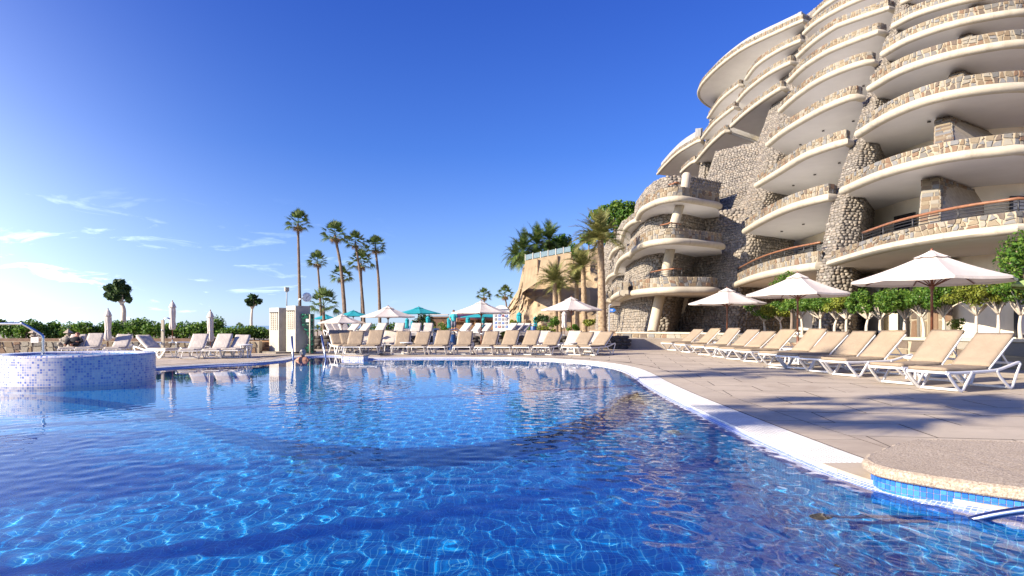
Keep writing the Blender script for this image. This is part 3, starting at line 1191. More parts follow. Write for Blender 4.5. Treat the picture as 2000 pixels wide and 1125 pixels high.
def balcony(key, pix, z, vback, fascia=.34, para=.42, single=False, roof=False, wall_below=None, ext=None, label=None):
    """slab with a rounded cream edge whose lower edge follows the pixels pix on the level z"""
    P = [G(px, py, z) for px, py in pix]
    z += {'R': .012, 'A': .02, 'B': -.02, 'C': .045}.get(key[0], 0) + {'b': .035, 'c': -.03}.get(key[1], 0)
    if ext: P += [P[-1] + Vector((*e, 0)) for e in ext]
    C = resample(cat_rom([(p.x, p.y, 0) for p in P], 8), .45)
    N = normals2(C)
    C3 = [(p.x, p.y, z) for p in C]
    k = fascia / .34
    prof = [(-.32, .10), (-.13, .10), (-.12, .012), (.0, .0), (.09, .04 * k), (.145, .115 * k), (.15, .20 * k), (.11, .285 * k), (.03, .335 * k), (-.32, .34 * k)]
    slab = hb(MB().sweep(C3, N, prof, True), 'balcony_edge', M['cream'], None, 'auto')
    vb = Vector((*vback, 0))
    fr = [(p.x - n_[0] * .16, p.y - n_[1] * .16) for p, n_ in zip(C, N)]
    bk = [(x + vb.x, y + vb.y) for x, y in fr]
    m = MB()
    n = len(fr)
    vs = [(x, y, z + .075) for x, y in fr] + [(x, y, z + .075) for x, y in bk] + [(x, y, z + .30 * k) for x, y in fr] + [(x, y, z + .30 * k) for x, y in bk]
    fs = []
    for i in range(n - 1):
        fs += [(i, n + i, n + i + 1, i + 1), (2 * n + i, 2 * n + i + 1, 3 * n + i + 1, 3 * n + i)]
    fs += [(0, 2 * n, 3 * n, n), (n - 1, 2 * n - 1, 4 * n - 1, 3 * n - 1)]
    m.add(vs, fs)
    hb(m, 'balcony_floor', M['soffit'])
    if para:
        pp = hb(MB().sweep(C3, N, [(-.30, fascia - .02), (-.05, fascia - .02), (-.05, fascia + para), (-.30, fascia + para)], True), 'parapet', M['mortar_light'])
        flagstones(pp, [(p.x - n_[0] * .05, p.y - n_[1] * .05, z) for p, n_ in zip(C, N)], N, fascia + .0, fascia + para + .01, single, M['flag_i'], M['flag_o'])
    if roof:
        rp_ = [(-.45, fascia + para - .05), (-.5, fascia + para + roof * .55), (-.75, fascia + para + roof * .62), (-.8, fascia + para + .02)]
        hb(MB().sweep(C3, N, rp_), 'roof', M['roof_grey'])
    if wall_below:
        wv = vb * .93
        W_ = [(p.x + wv.x, p.y + wv.y, 0) for p in C]
        hb(MB().sweep([(x, y, z) for x, y, _ in W_], N, [(0, -wall_below), (0, .1)]), 'back_wall', M['cream_wall'])
        BACK[key] = ([Vector((x, y)) for x, y, _ in W_], z - wall_below, z)
    return C, N


LV = lambda k: 3.15 + 3 * (k - 1)
VR, VM = (3.7, 4.5), (5.2, 5.6)
Rpix = {1: [(1622, 522), (1672, 508), (1732, 493), (1808, 479.5), (1884, 469), (1944, 463), (2000, 458)],
        2: [(1646, 381), (1702, 357), (1763, 337.5), (1853, 317.8), (1944, 307), (2000, 303)],
        3: [(1675, 270.5), (1729, 238.7), (1802, 208.5), (1892, 189), (2000, 180)],
        4: [(1697.5, 181), (1756, 148), (1832, 122), (1922, 102.7), (2000, 93.7)],
        5: [(1723, 113), (1771, 86), (1847, 59), (1922, 42), (2000, 31.7)],
        6: [(1744, 57), (1786, 36), (1847, 16.6), (1907, 3), (2000, -12)],
        7: [(1761, 10.6), (1800, -8), (1870, -32), (2000, -58)]}
for k_, px in Rpix.items():
    balcony('R%d' % k_, px, LV(k_), VR, fascia={1: .25, 2: .31}.get(k_, .34), para={1: .29, 2: .36}.get(k_, .42), single=k_ <= 3, wall_below=2.7 if k_ > 1 else 3.2, ext=[(1.6, .6), (3.5, 2.6), (4.2, 5)])
Mpix = {1: [(1435, 562.6), (1475, 549), (1527, 538), (1593, 529), (1606, 528.5), (1614, 532)],
        2: [(1454, 458), (1490, 437), (1536, 416), (1581, 402), (1617, 394), (1627, 393.5), (1637, 398)],
        3: [(1477, 368), (1521, 342), (1569, 313), (1611, 296.6), (1645, 286), (1653, 284.5), (1662, 288)],
        4: [(1499, 288.5), (1531, 263), (1582, 232.6), (1624, 211.5), (1660, 197.5), (1670, 195.5), (1686, 199)],
        5: [(1523, 222), (1552, 196), (1597, 164.7), (1650, 140.5), (1692, 127.5), (1702, 126.5), (1712, 131)],
        6: [(1540, 164.7), (1570, 136), (1612, 108.8), (1650, 92), (1710, 69.5), (1720, 68), (1733, 73)],
        7: [(1558, 114.8), (1588, 87.6), (1627, 60.4), (1650, 50), (1729, 23), (1738, 22), (1750, 27)],
        8: [(1570, 69.5), (1597, 46.8), (1650, 16.6), (1700, -4), (1760, -22)],
        9: [(1590, 34.7), (1612, 15), (1660, -14), (1720, -36)]}
for k_, px in Mpix.items():
    balcony('M%d' % k_, px, LV(k_), VM, single=k_ <= 2, wall_below=2.7 if k_ > 1 else 3.2)
VU = (6, 5)
balcony('A1', [(1428, 251), (1455, 226.6), (1492, 199), (1524, 178.5), (1530, 177), (1537, 181)], LV(6), VU, wall_below=2.7)
balcony('A2', [(1441, 202), (1461, 180), (1501, 149.5), (1542, 128), (1549, 127), (1556, 131)], LV(7), VU, wall_below=2.7)
balcony('A3', [(1457, 158.6), (1480, 130), (1522, 102.7), (1560, 85.5), (1567, 84.6), (1574, 89)], LV(8), VU, wall_below=2.7)
balcony('A4', [(1392, 213), (1384, 210), (1371, 200), (1364, 186), (1371, 168), (1395, 142), (1425, 117), (1461, 93.7), (1522, 65), (1562, 47), (1571, 46), (1592, 55)], LV(9), (7, 2), wall_below=3.5, roof=.9)
balcony('B1', [(1360, 317), (1386, 287), (1412, 263), (1420, 259), (1427, 262)], LV(6), VU, wall_below=2.7)
balcony('B2', [(1371, 273.4), (1395, 244.7), (1430, 216), (1437, 213), (1444, 216)], LV(7), VU, wall_below=2.7)
balcony('B3', [(1383, 232.6), (1407, 199.4), (1440, 172), (1447, 169), (1453, 172)], LV(8), VU, wall_below=2.7)
balcony('C1', [(1330, 340), (1343, 328), (1356, 319), (1364, 322)], LV(6), VU, wall_below=2.7)
balcony('C2', [(1284, 343), (1300, 325), (1325, 302), (1360, 281), (1368, 279), (1376, 284)], LV(7), (6, 3), wall_below=2.9, roof=1.6)
ZN = [2.68, 5.28, 7.76]
VN = (2.9, 7.8)
balcony('N1', [(1212, 590), (1219, 585), (1232, 580), (1256, 576.5), (1303, 573.5), (1348, 573.5), (1392, 574), (1402, 576)], ZN[0], VN, para=.50, fascia=.36, single=True, wall_below=2.6)
balcony('N2', [(1229, 507), (1234, 499), (1243, 492), (1268, 482.5), (1303, 478), (1342, 479), (1400, 485), (1412, 488)], ZN[1], VN, para=.50, fascia=.36, single=True, wall_below=2.3)
balcony('N3', [(1245, 432), (1250, 421), (1260, 412), (1287, 400), (1316, 395), (1335, 395), (1395, 405), (1406, 409)], ZN[2], VN, para=.50, fascia=.36, single=True, wall_below=2.2)
VB = (3.5, 3.0)
balcony('Nb1', [(1188, 603), (1193, 592), (1203, 584), (1216, 579)], ZN[0], VB, wall_below=2.6)
balcony('Nb2', [(1202, 538), (1208, 520), (1220, 508), (1236, 500)], ZN[1], VB, wall_below=2.3)
balcony('Nb3', [(1213, 478), (1220, 455), (1232, 442), (1250, 434)], ZN[2], VB, wall_below=2.2)
balcony('Nc1', [(1176, 602), (1181, 594), (1190, 590)], ZN[0], VB, wall_below=2.6)
balcony('Nc2', [(1183, 556), (1188, 546), (1196, 540), (1206, 536)], ZN[1], VB, wall_below=2.3)
balcony('Nc3', [(1191, 508), (1197, 495), (1206, 488), (1217, 483)], ZN[2], VB, wall_below=2.2)

# field stone piers and walls between the bays
pebble_wall('stone_pier', [(-.1, [(15.4, 31), (11.7, 25.0), (11.15, 23.9), (11.3, 23.2), (12.2, 23.3), (16.2, 29.2)]),
                           (3.3, [(15.8, 31.4), (12.2, 25.4), (11.75, 24.5), (11.95, 23.9), (12.8, 24.1), (16.5, 29.5)]),
                           (6.3, [(17.4, 33.4), (13.8, 27.4), (13.35, 26.5), (13.5, 25.8), (14.3, 26.0), (17.8, 31.0)]),
                           (24.5, [(31.0, 50.8), (27.4, 44.8), (26.9, 43.9), (27.1, 43.2), (27.9, 43.4), (31.5, 48.4)])], .145, 150, (3.6, 6.2))
pebble_wall('stone_pier', [(-.1, [(11.6, 39), (11.85, 36.9), (11.95, 36.2), (12.4, 35.8), (13.0, 36.0), (16.6, 38.1)]),
                           (3.3, [(12.2, 39), (12.45, 37.2), (12.55, 36.5), (12.95, 36.1), (13.5, 36.3), (16.7, 38.3)]),
                           (6.3, [(13.0, 39.5), (13.25, 37.7), (13.35, 37.0), (13.8, 36.6), (14.3, 36.8), (17.1, 38.8)]),
                           (30, [(27.4, 60.5), (27.65, 58.7), (27.75, 58.0), (28.2, 57.6), (28.7, 57.8), (31.5, 59.8)])], .18, 80, (3.4, 5.8))
pebble_wall('stone_wall', [(-.1, [(10.2, 42.0), (12.0, 36.5)]), (3.3, [(10.6, 42.4), (12.6, 36.8)]), (6.3, [(11.6, 43.4), (13.4, 37.2)]), (14.2, [(15.4, 48.5), (18.2, 45.2)])], .18, 70, (8.5, 12))
pebble_wall('stone_pier', [(9, [(20, 53.5), (18.2, 50), (18.4, 49.4), (19.0, 49.5), (23, 52)]), (18, [(26.0, 60), (24.2, 56.6), (24.4, 56.0), (25, 56.1), (29, 58.5)]), (27.5, [(32, 67.6), (30.3, 64.2), (30.5, 63.6), (31, 63.7), (35, 66)])], .26)
pebble_wall('stone_pier', [(8, [(17.6, 62), (16.6, 59), (16.9, 58.5), (17.5, 58.6), (20, 61)]), (18, [(20.9, 70.5), (19.9, 67.6), (20.2, 67), (20.8, 67.1), (24, 69.5)]), (27, [(24.5, 77), (23.5, 74.2), (23.8, 73.6), (24.4, 73.7), (27, 76)])], .28)
pebble_wall('stone_wall', [(-.1, [(7.5, 46.5), (7.2, 41), (7.25, 37.6), (7.7, 36.3), (8.7, 36.5), (10.0, 40)]),
                           (10.3, [(9.4, 48.5), (9.1, 43.4), (9.2, 41.0), (9.7, 39.7), (10.9, 39.6), (13.6, 41.5)])], .19)
pebble_wall('stone_wall', [(-.1, [(10.1, 39.9), (11.0, 37.6), (12.1, 37.0)]), (8.2, [(12.0, 41.0), (13.6, 39.6), (14.4, 39.2)])], .19)
pebble_wall('stone_pier', [(-.1, [(8.9, 60), (8.4, 54.0), (8.7, 52.8), (9.7, 52.6), (12, 55)]), (10.4, [(10.4, 63), (9.9, 57), (10.2, 55.8), (11.2, 55.6), (14, 58)])], .24)
pebble_wall('stone_pier', [(-.1, [(9.4, 73), (8.9, 67.0), (9.2, 65.6), (10.4, 65.4), (13, 68)]), (10.4, [(11.0, 76), (10.5, 70), (10.8, 68.6), (12, 68.4), (15, 71)])], .24)
# leaning columns of the near wing
for (xa, ya), (xb, yb), r_ in (((1274, 650), (1288, 583), .29), ((1296, 552), (1309, 489), .27), ((1313, 450), (1327, 405), .26), ((1336, 378), (1341, 345), .25)):
    a, b = D(xa, ya, 35.3), D(xb, yb, 36.2)
    hb(MB().tube([a, a.lerp(b, .5), b + (b - a) * .06], r_, 20), 'column', M['cream'], None, 'auto')
# stone clad partition walls between the apartments of the right bay
for k_, (fb, ft, bk_) in {1: ((1814, 447), (1818, 349), (1908, 380)), 2: ((1843, 284), (1841, 231), (1911, 258)), 3: ((1864, 172), (1868, 142), (1915, 163)), 4: ((1886, 92), (1884, 70), (1918, 84)), 5: ((1906, 30), (1900, 15), (1925, 22))}.items():
    z0, z1 = LV(k_) + .3, LV(k_ + 1) + .02
    a = G(fb[0], fb[1], z0 + .55)
    b = G(ft[0], ft[1], z1)
    c = G(bk_[0], bk_[1], z1)
    dr = Vector((c.x - b.x, c.y - b.y, 0)).normalized()
    b0 = Vector((b.x, b.y, z1))
    sd = Vector((dr.y, -dr.x, 0)) * .28
    sl = Vector((b.x - a.x, b.y - a.y, 0))
    m = MB()
    fa = Vector((a.x, a.y, z0)) - sl * .2
    e = Vector((c.x, c.y, z1)) + dr * 1.0
    q = [fa + sd, fa - sd, Vector((b.x, b.y, z1)) - sd, Vector((b.x, b.y, z1)) + sd]
    e0, e1 = Vector((e.x, e.y, z0)), e
    q += [e0 + sd, e0 - sd, e1 - sd, e1 + sd]
    m.add(q, [(0, 1, 2, 3)[::-1], (0, 4, 7, 3), (1, 2, 6, 5), (3, 2, 6, 7), (4, 5, 6, 7)])
    pw = hb(m, 'partition_wall', M['mortar_light'])
    # stones on the front and on both flanks
    jm = MB()

    def clad(f0, f1, g0, g1):
        """stones on the ruled quad f0-g0 (bottom) to f1-g1 (top)"""
        wid, hei = ((g0 - f0).length + (g1 - f1).length) / 2, (f1 - f0).length
        rows = max(2, int(hei / .30))
        for r_ in range(rows):
            h0, h1 = (r_ + .05) / rows, (r_ + .95) / rows
            s_ = 0.0
            while s_ < wid - .05:
                w = random.uniform(.22, .46)
                if wid - s_ - w < .16: w = wid - s_
                u0, u1 = (s_ + .015) / wid, (s_ + w - .015) / wid
                jj = lambda k_=.02: random.uniform(-k_, k_) / wid
                q = [(u0, h0), (u1, h0), (u1 + .3 * jj(), (h0 + h1) / 2), (u1 + jj(), h1), (u0 + abs(jj()), h1)]
                P_ = [f0.lerp(f1, v_).lerp(g0.lerp(g1, v_), min(max(u, 0), 1)) for u, v_ in q]
                nn = (P_[1] - P_[0]).cross(P_[3] - P_[0]).normalized()
                cc_ = sum(P_, Vector()) / 5
                dp = random.uniform(.02, .034)
                vs = [p - nn * .02 for p in P_] + [cc_ + (p - cc_) * .93 + nn * dp for p in P_]
                jm.add(vs, [tuple(range(5, 10))] + [(i, (i + 1) % 5, 5 + (i + 1) % 5, 5 + i) for i in range(5)])
                s_ += w
    clad(fa - sd, b0 - sd, fa + sd, b0 + sd)
    clad(fa + sd, b0 + sd, e0 + sd, e1 + sd)
    clad(e0 - sd, e1 - sd, fa - sd, b0 - sd)
    tag(jm.build('stone_facing', M['flag_i'], pw), kind='stuff')


def wall_hit(key, px):
    line, z0, z1 = BACK[key]
    r_ = (px - 1000) / FOC
    for a, b in zip(line[:-1], line[1:]):
        fa, fb = a.x - r_ * a.y, b.x - r_ * b.y
        if fa * fb <= 0:
            t = fa / (fa - fb) if fa != fb else 0
            p = a.lerp(b, t)
            return p
    return None


def window(key, px0, px1, z0, z1, panes=2, door=False, curtain=True):
    a, b = wall_hit(key, px0), wall_hit(key, px1)
    if a is None or b is None:
        print('no wall', key, px0)
        return
    t = (b - a)
    Lw = t.length
    t = t / Lw
    n_ = Vector((t.y, -t.x))
    if n_.dot(-(a + b) / 2) < 0: n_ = -n_
    T3, N3 = Vector((*t, 0)), Vector((*n_, 0))
    A = Vector((a.x, a.y, z0)) + N3 * .25
    fw = .09
    m = MB()

    def bar(u0, u1, v0, v1, d0=0, d1=.09):
        q = [A + T3 * u + Vector((0, 0, v_)) + N3 * d_ for d_ in (d0, d1) for u, v_ in ((u0, v0), (u1, v0), (u1, v1), (u0, v1))]
        m.add(q, [(3, 2, 1, 0), (4, 5, 6, 7), (0, 1, 5, 4), (1, 2, 6, 5), (2, 3, 7, 6), (3, 0, 4, 7)])
    H_ = z1 - z0
    bar(0, Lw, H_ - fw, H_); bar(0, Lw, 0, fw)
    for i in range(panes + 1):
        u = i * (Lw - fw) / panes
        bar(u, u + fw, fw, H_ - fw, 0, .08)
    fr = hb(m, 'window', M['dark_metal'])
    for i in range(panes):
        u0 = i * (Lw - fw) / panes + fw
        u1 = (i + 1) * (Lw - fw) / panes
        g = MB()
        q = [A + T3 * u + Vector((0, 0, v_)) + N3 * .045 for u, v_ in ((u0, fw), (u1, fw), (u1, H_ - fw), (u0, H_ - fw))]
        g.add(q, [(0, 1, 2, 3)])
        g.build('pane', M['curtain'] if (curtain and i % 2 == 0) else M['window_glass'], fr)


# the back walls follow the slab above them, so use the level above for each storey
window('M2', 1566, 1600, LV(1) + .4, LV(1) + 2.45, 1)
window('M2', 1604, 1636, LV(1) + .4, LV(1) + 2.45, 1)
window('R2', 1708, 1738, LV(1) + .4, LV(1) + 2.25, 1)
window('R2', 1760, 1800, LV(1) + .4, LV(1) + 2.45, 1, curtain=False)
window('R2', 1962, 2030, LV(1) + .4, LV(1) + 2.6, 2)
window('R3', 1925, 2010, LV(2) + .4, LV(2) + 2.5, 2, curtain=False)
window('M1', 1568, 1600, .7, 2.5, 1)
window('R1', 1704, 1740, .7, 2.7, 1)
window('R1', 1772, 1790, .7, 2.7, 1, curtain=False)
window('R1', 1968, 2060, .7, 2.6, 2)
gp = [wall_hit('R1', 1776), wall_hit('R1', 1815), wall_hit('R1', 1862)]
if all(p is not None for p in gp):
    gp = [p - Vector(VR).normalized() * .35 for p in gp]
    gl_ = resample([Vector((p.x, p.y, 0)) for p in gp], .4)
    gn = normals2(gl_)
    gw_ = hb(MB().sweep([tuple(p) for p in gl_], gn, [(-.3, .3), (0, .3), (0, 3.2), (-.3, 3.2)]), 'ground_wall', M['mortar_light'])
    flagstones(gw_, [tuple(p) for p in gl_], gn, .4, 3.1, False, M['flag_i'], M['flag_o'])
window('N1', 1308, 1322, .7, 2.4, 1, curtain=False)
window('N2', 1322, 1340, 3.1, 5.0, 1, curtain=False)
window('N3', 1332, 1348, 5.7, 7.5, 1, curtain=False)


def railing(px, z, h0, h1, inset=.2, ext=None, bars=True):
    """timber hand rail on thin steel bars above a parapet"""
    P = [G(a, b, z) for a, b in px]
    if ext: P += [P[-1] + Vector((*e, 0)) for e in ext]
    C = resample(cat_rom([(p.x, p.y, 0) for p in P], 8), .5)
    N = normals2(C)
    Q = [Vector((p.x - n_[0] * inset, p.y - n_[1] * inset, z)) for p, n_ in zip(C, N)]
    hr = hb(MB().tube([q + Vector((0, 0, h1)) for q in Q], .038, 8), 'hand_rail', M['rail_wood'], None, True)
    for i in range(1, 4):
        MB().tube([q + Vector((0, 0, h0 + (h1 - h0) * i / 4)) for q in Q], .014, 5).build('rail_bar', M['dark_metal'], hr, True)
    for q in Q[::3]:
        MB().tube([q + Vector((0, 0, h0 - .05)), q + Vector((0, 0, h1))], .022, 6).build('post', M['dark_metal'], hr, True)


railing(Rpix[1][1:], LV(1), .53, .87, ext=[(1.6, .6), (3.5, 2.6)])
railing(Mpix[1][:-2], LV(1), .76, 1.10)
railing([(1236, 579), (1256, 576.5), (1303, 573.5), (1348, 573.5)], ZN[0], .86, 1.35, 1.0)
railing([(1262, 484), (1303, 478), (1342, 479), (1360, 481)], ZN[1], .86, 1.30, 1.0)
railing([(1283, 401), (1316, 395), (1335, 395), (1365, 400)], ZN[2], .86, 1.28, 1.0)
print('flagstones left', FLAG_LEFT)
for key, z in (('M2', LV(2)), ('M3', LV(3)), ('M4', LV(4)), ('M5', LV(5)), ('R2', LV(2)), ('R3', LV(3)), ('R4', LV(4)), ('R5', LV(5))):
    line = BACK[key][0]
    vb = Vector(VR if key[0] == 'R' else VM)
    for t in (.3, .55, .8):
        p = line[int(len(line) * t)] - vb * random.uniform(.45, .6)
        hb(MB().lathe([(0, -.02), (.07, -.02), (.07, .02), (0, .02)], 10, (p.x, p.y, z + .02)), 'ceiling_spot', M['dark_metal'])

# ------------------------------------------------------------------ sun loungers
def pad(Lx, Wy, T, name, mat, parent, M4, sag=.0, seed=0, nx_=12, ny_=8):
    m = MB()
    vs, fs = [], []
    for layer in (0, 1):
        for i in range(nx_ + 1):
            for j in range(ny_ + 1):
                u, v_ = i / nx_, j / ny_
                x, y = u * Lx, (v_ - .5) * Wy
                e = min(1, min(u, 1 - u) * Lx / .05) * .35 + .65
                e2 = min(1, min(v_, 1 - v_) * Wy / .05) * .35 + .65
                pinch = .5 * T * min(e, e2)
                wr = .010 * mnoise.noise(Vector((x * 4.5 + seed, y * 6, seed))) + .007 * mnoise.noise(Vector((x * 11, y * 9 + seed, 3)))
                z = (pinch + wr if layer else -pinch) - sag * math.sin(PI * u) * .03
                vs.append(M4 @ Vector((x, y, z)))
    n1 = (nx_ + 1) * (ny_ + 1)
    I = lambda i, j: i * (ny_ + 1) + j
    for i in range(nx_):
        for j in range(ny_):
            fs.append((n1 + I(i, j), n1 + I(i + 1, j), n1 + I(i + 1, j + 1), n1 + I(i, j + 1)))
            fs.append((I(i, j), I(i, j + 1), I(i + 1, j + 1), I(i + 1, j)))
    for i in range(nx_):
        fs.append((I(i, 0), I(i + 1, 0), n1 + I(i + 1, 0), n1 + I(i, 0)))
        fs.append((I(i, ny_), n1 + I(i, ny_), n1 + I(i + 1, ny_), I(i + 1, ny_)))
    for j in range(ny_):
        fs.append((I(0, j), n1 + I(0, j), n1 + I(0, j + 1), I(0, j + 1)))
        fs.append((I(nx_, j), I(nx_, j + 1), n1 + I(nx_, j + 1), n1 + I(nx_, j)))
    m.add(vs, fs)
    return m.build(name, mat, parent, True)


def make_lounger(back_deg, fab, seed=0):
    r_ = empty('sun_lounger')
    wp = M['white_plastic']
    hw = .33
    for s_ in (-1, 1):
        y = s_ * hw
        MB().tube(cat_rom([(0, y, .335), (.35, y, .325), (1.25, y, .34), (1.62, y, .40), (1.90, y, .46), (1.97, y, .44)], 4), .028, 8, flat=.62, up=(0, 0, 1)).build('side_rail', wp, r_, 'auto')
        for foot in ([(.03, .32), (.12, .22), (.30, .05), (.36, .025), (.42, .05), (.56, .22), (.64, .325)], [(1.30, .335), (1.40, .22), (1.62, .05), (1.68, .025), (1.74, .06), (1.93, .40), (1.96, .44)]):
            MB().tube([(a, y + s_ * .012, b) for a, b in foot], .030, 8, flat=.6, up=(0, s_, 0) if False else None).build('leg', wp, r_, 'auto')
    for x, z in ((.02, .33), (1.95, .445), (.36, .035), (1.68, .035), (1.0, .325)):
        MB().tube([(x, -hw, z), (x, hw, z)], .022, 8).build('cross_bar', wp, r_, 'auto')
    a = math.radians(back_deg)
    L = .84
    px_, pz = 1.14, .37
    for s_ in (-1, 1):
        MB().tube([(px_, s_ * .30, pz - .01), (px_ + L * math.cos(a) * .5, s_ * .305, pz - .01 + L * math.sin(a) * .5), (px_ + L * math.cos(a), s_ * .30, pz - .01 + L * math.sin(a))], .024, 8).build('back_frame', wp, r_, 'auto')
    tx, tz = px_ + L * math.cos(a) * .62, pz + L * math.sin(a) * .62
    for s_ in (-1, 1):
        MB().tube([(tx, s_ * .24, tz - .02), (min(1.82, tx + .25), s_ * .24, .43)], .014, 6).build('back_strut', wp, r_, 'auto')
    pad(1.16, .62, .075, 'seat_cushion', fab, r_, Matrix.Translation((.0, 0, .385)), .5, seed)
    pad(.90, .62, .075, 'back_cushion', fab, r_, Matrix.Translation((px_ + .0, 0, pz + .035)) @ Matrix.Rotation(-a, 4, 'Y'), .3, seed + 9)
    return r_


protos = {}


def lounger(x, y, ang, deg, fab, label, group, z=0.0, sc=1.0):
    key = (round(deg / 2), fab)
    if key not in protos:
        protos[key] = make_lounger(round(deg / 2) * 2, M[fab], len(protos) * 3.7)
        o = protos[key]
    else:
        o = copy_tree(protos[key])
    o.location = (x, y, z)
    o.rotation_euler = (0, 0, ang)
    o.scale = (sc, sc, sc)
    tag(o, label, 'sun lounger', group)
    return o


ROWA = [10.2, 11.3, 13.1, 14.05, 15.25, 16.35, 18.1, 19.4, 20.8, 22.3, 24.6, 26.6]
for i, y in enumerate(ROWA):
    x = 6.6 - (y - 10) * .012
    a = math.radians(24 + random.uniform(-3.5, 3.5))
    extra = {0: 'nearest lounger', 1: 'second nearest lounger', 11: 'farthest lounger'}.get(i, ORD[i] + ' lounger from the near end')
    lounger(x, y, a, [38, 42, 40, 38, 36, 42, 40, 34, 38, 42, 40, 36][i], 'fabric_tan', 'white framed tan cushioned %s of the row before the hedge' % extra, 'loungers in the row before the hedge', 0, .95)
# row behind the far pool edge: pixel of the back, foot depth, angle
ROWB = [(655, 23.2, 118), (674, 23.3, 116), (698, 22.6, 96), (737, 22.6, 92), (789, 22.6, 91), (829, 22.6, 90), (869, 22.5, 89), (910, 22.5, 87), (962, 22.4, 80), (1003, 22.4, 76), (1044, 22.3, 72), (1085, 22.3, 68), (1148, 22.2, 60), (1187, 22.1, 55)]
for i, (px, y, a) in enumerate(ROWB):
    a = math.radians(a + random.uniform(-4, 4))
    ey = y + 1.7 * math.sin(a)
    ex = (px - 1000) / FOC * ey
    lounger(ex - 1.7 * math.cos(a), y, a, random.choice([34, 36, 39]), 'fabric_tan', 'tan lounger %s from the left in the row along the far pool edge' % ORD[i], 'loungers along the far pool edge', 0, .88)
for i, (px, y, a) in enumerate([(713, 25.2, 95), (765, 25.4, 90), (1065, 25.6, 76), (1125, 25.4, 70), (1165, 25.2, 66)]):
    a = math.radians(a)
    ey = y + 1.7 * math.sin(a)
    ex = (px - 1000) / FOC * ey
    lounger(ex - 1.7 * math.cos(a), y, a, 36, 'fabric_grey', 'shaded greyish lounger %s from the left just behind the poolside row' % ORD[i], 'loungers behind the poolside row', 0, .88)
ROWC = [(154, 21.6, 110), (188, 21.7, 108), (243, 21.6, 106), (281, 20.6, 155), (392, 19.9, 100), (440, 20.1, 96), (474, 20.3, 96)]
for i, (px, y, a) in enumerate(ROWC):
    a = math.radians(a)
    ey = y + 1.4 * math.sin(a)
    ex = (px - 1000) / FOC * ey
    lounger(ex - 1.4 * math.cos(a), y, a, random.choice([36, 40]), 'fabric_grey', 'pale lounger %s from the left under the hedge wall' % ORD[i], 'pale loungers under the hedge wall', 0, .78)
TERR = .45
for i, (px, y, a) in enumerate([(640, 33, 130), (652, 33.2, 130), (667, 32.6, 125), (700, 32, 70), (722, 32, 70), (750, 31.6, 80), (783, 31.6, 90), (815, 31.4, 90), (838, 31.6, 90), (918, 33, 60), (940, 33, 60), (958, 33, 60), (1008, 33, 50), (1022, 33.2, 50), (1034, 33.4, 50)]):
    a = math.radians(a)
    ey = y + 1.6 * math.sin(a)
    ex = (px - 1000) / FOC * ey
    lounger(ex - 1.6 * math.cos(a), y, a, 36, 'fabric_grey', 'small pale lounger %s from the left on the raised terrace' % ORD[i], 'loungers on the raised terrace', TERR, .78)
# side tables between the loungers
def table(x, y, label, z=0):
    t = empty('side_table', (x, y, z))
    tag(t, label, 'table', 'white side tables between loungers')
    MB().lathe([(0, .40), (.22, .40), (.235, .415), (.235, .43), (.22, .44), (0, .44)], 20).build('table_top', M['white_plastic'], t, 'auto')
    for k_ in range(4):
        a = PI / 4 + k_ * PI / 2
        MB().tube([(.12 * math.cos(a), .12 * math.sin(a), .41), (.19 * math.cos(a), .19 * math.sin(a), 0)], .02, 6).build('leg', M['white_plastic'], t, 'auto')


table(7.95, 12.55, 'white round side table behind the nearest pair of loungers')
table(7.6, 17.4, 'white side table beside the middle parasol of the hedge row')
table(7.8, 24.0, 'white side table beside the far parasol of the hedge row')
table(-8.2 - .55, 21.0, 'white side table between the pale loungers under the hedge')
table(-3.9, 23.6, 'white side table between the tan loungers of the far left')
table(2.15, 23.3, 'white side table beneath the parasol at the right of the far row')


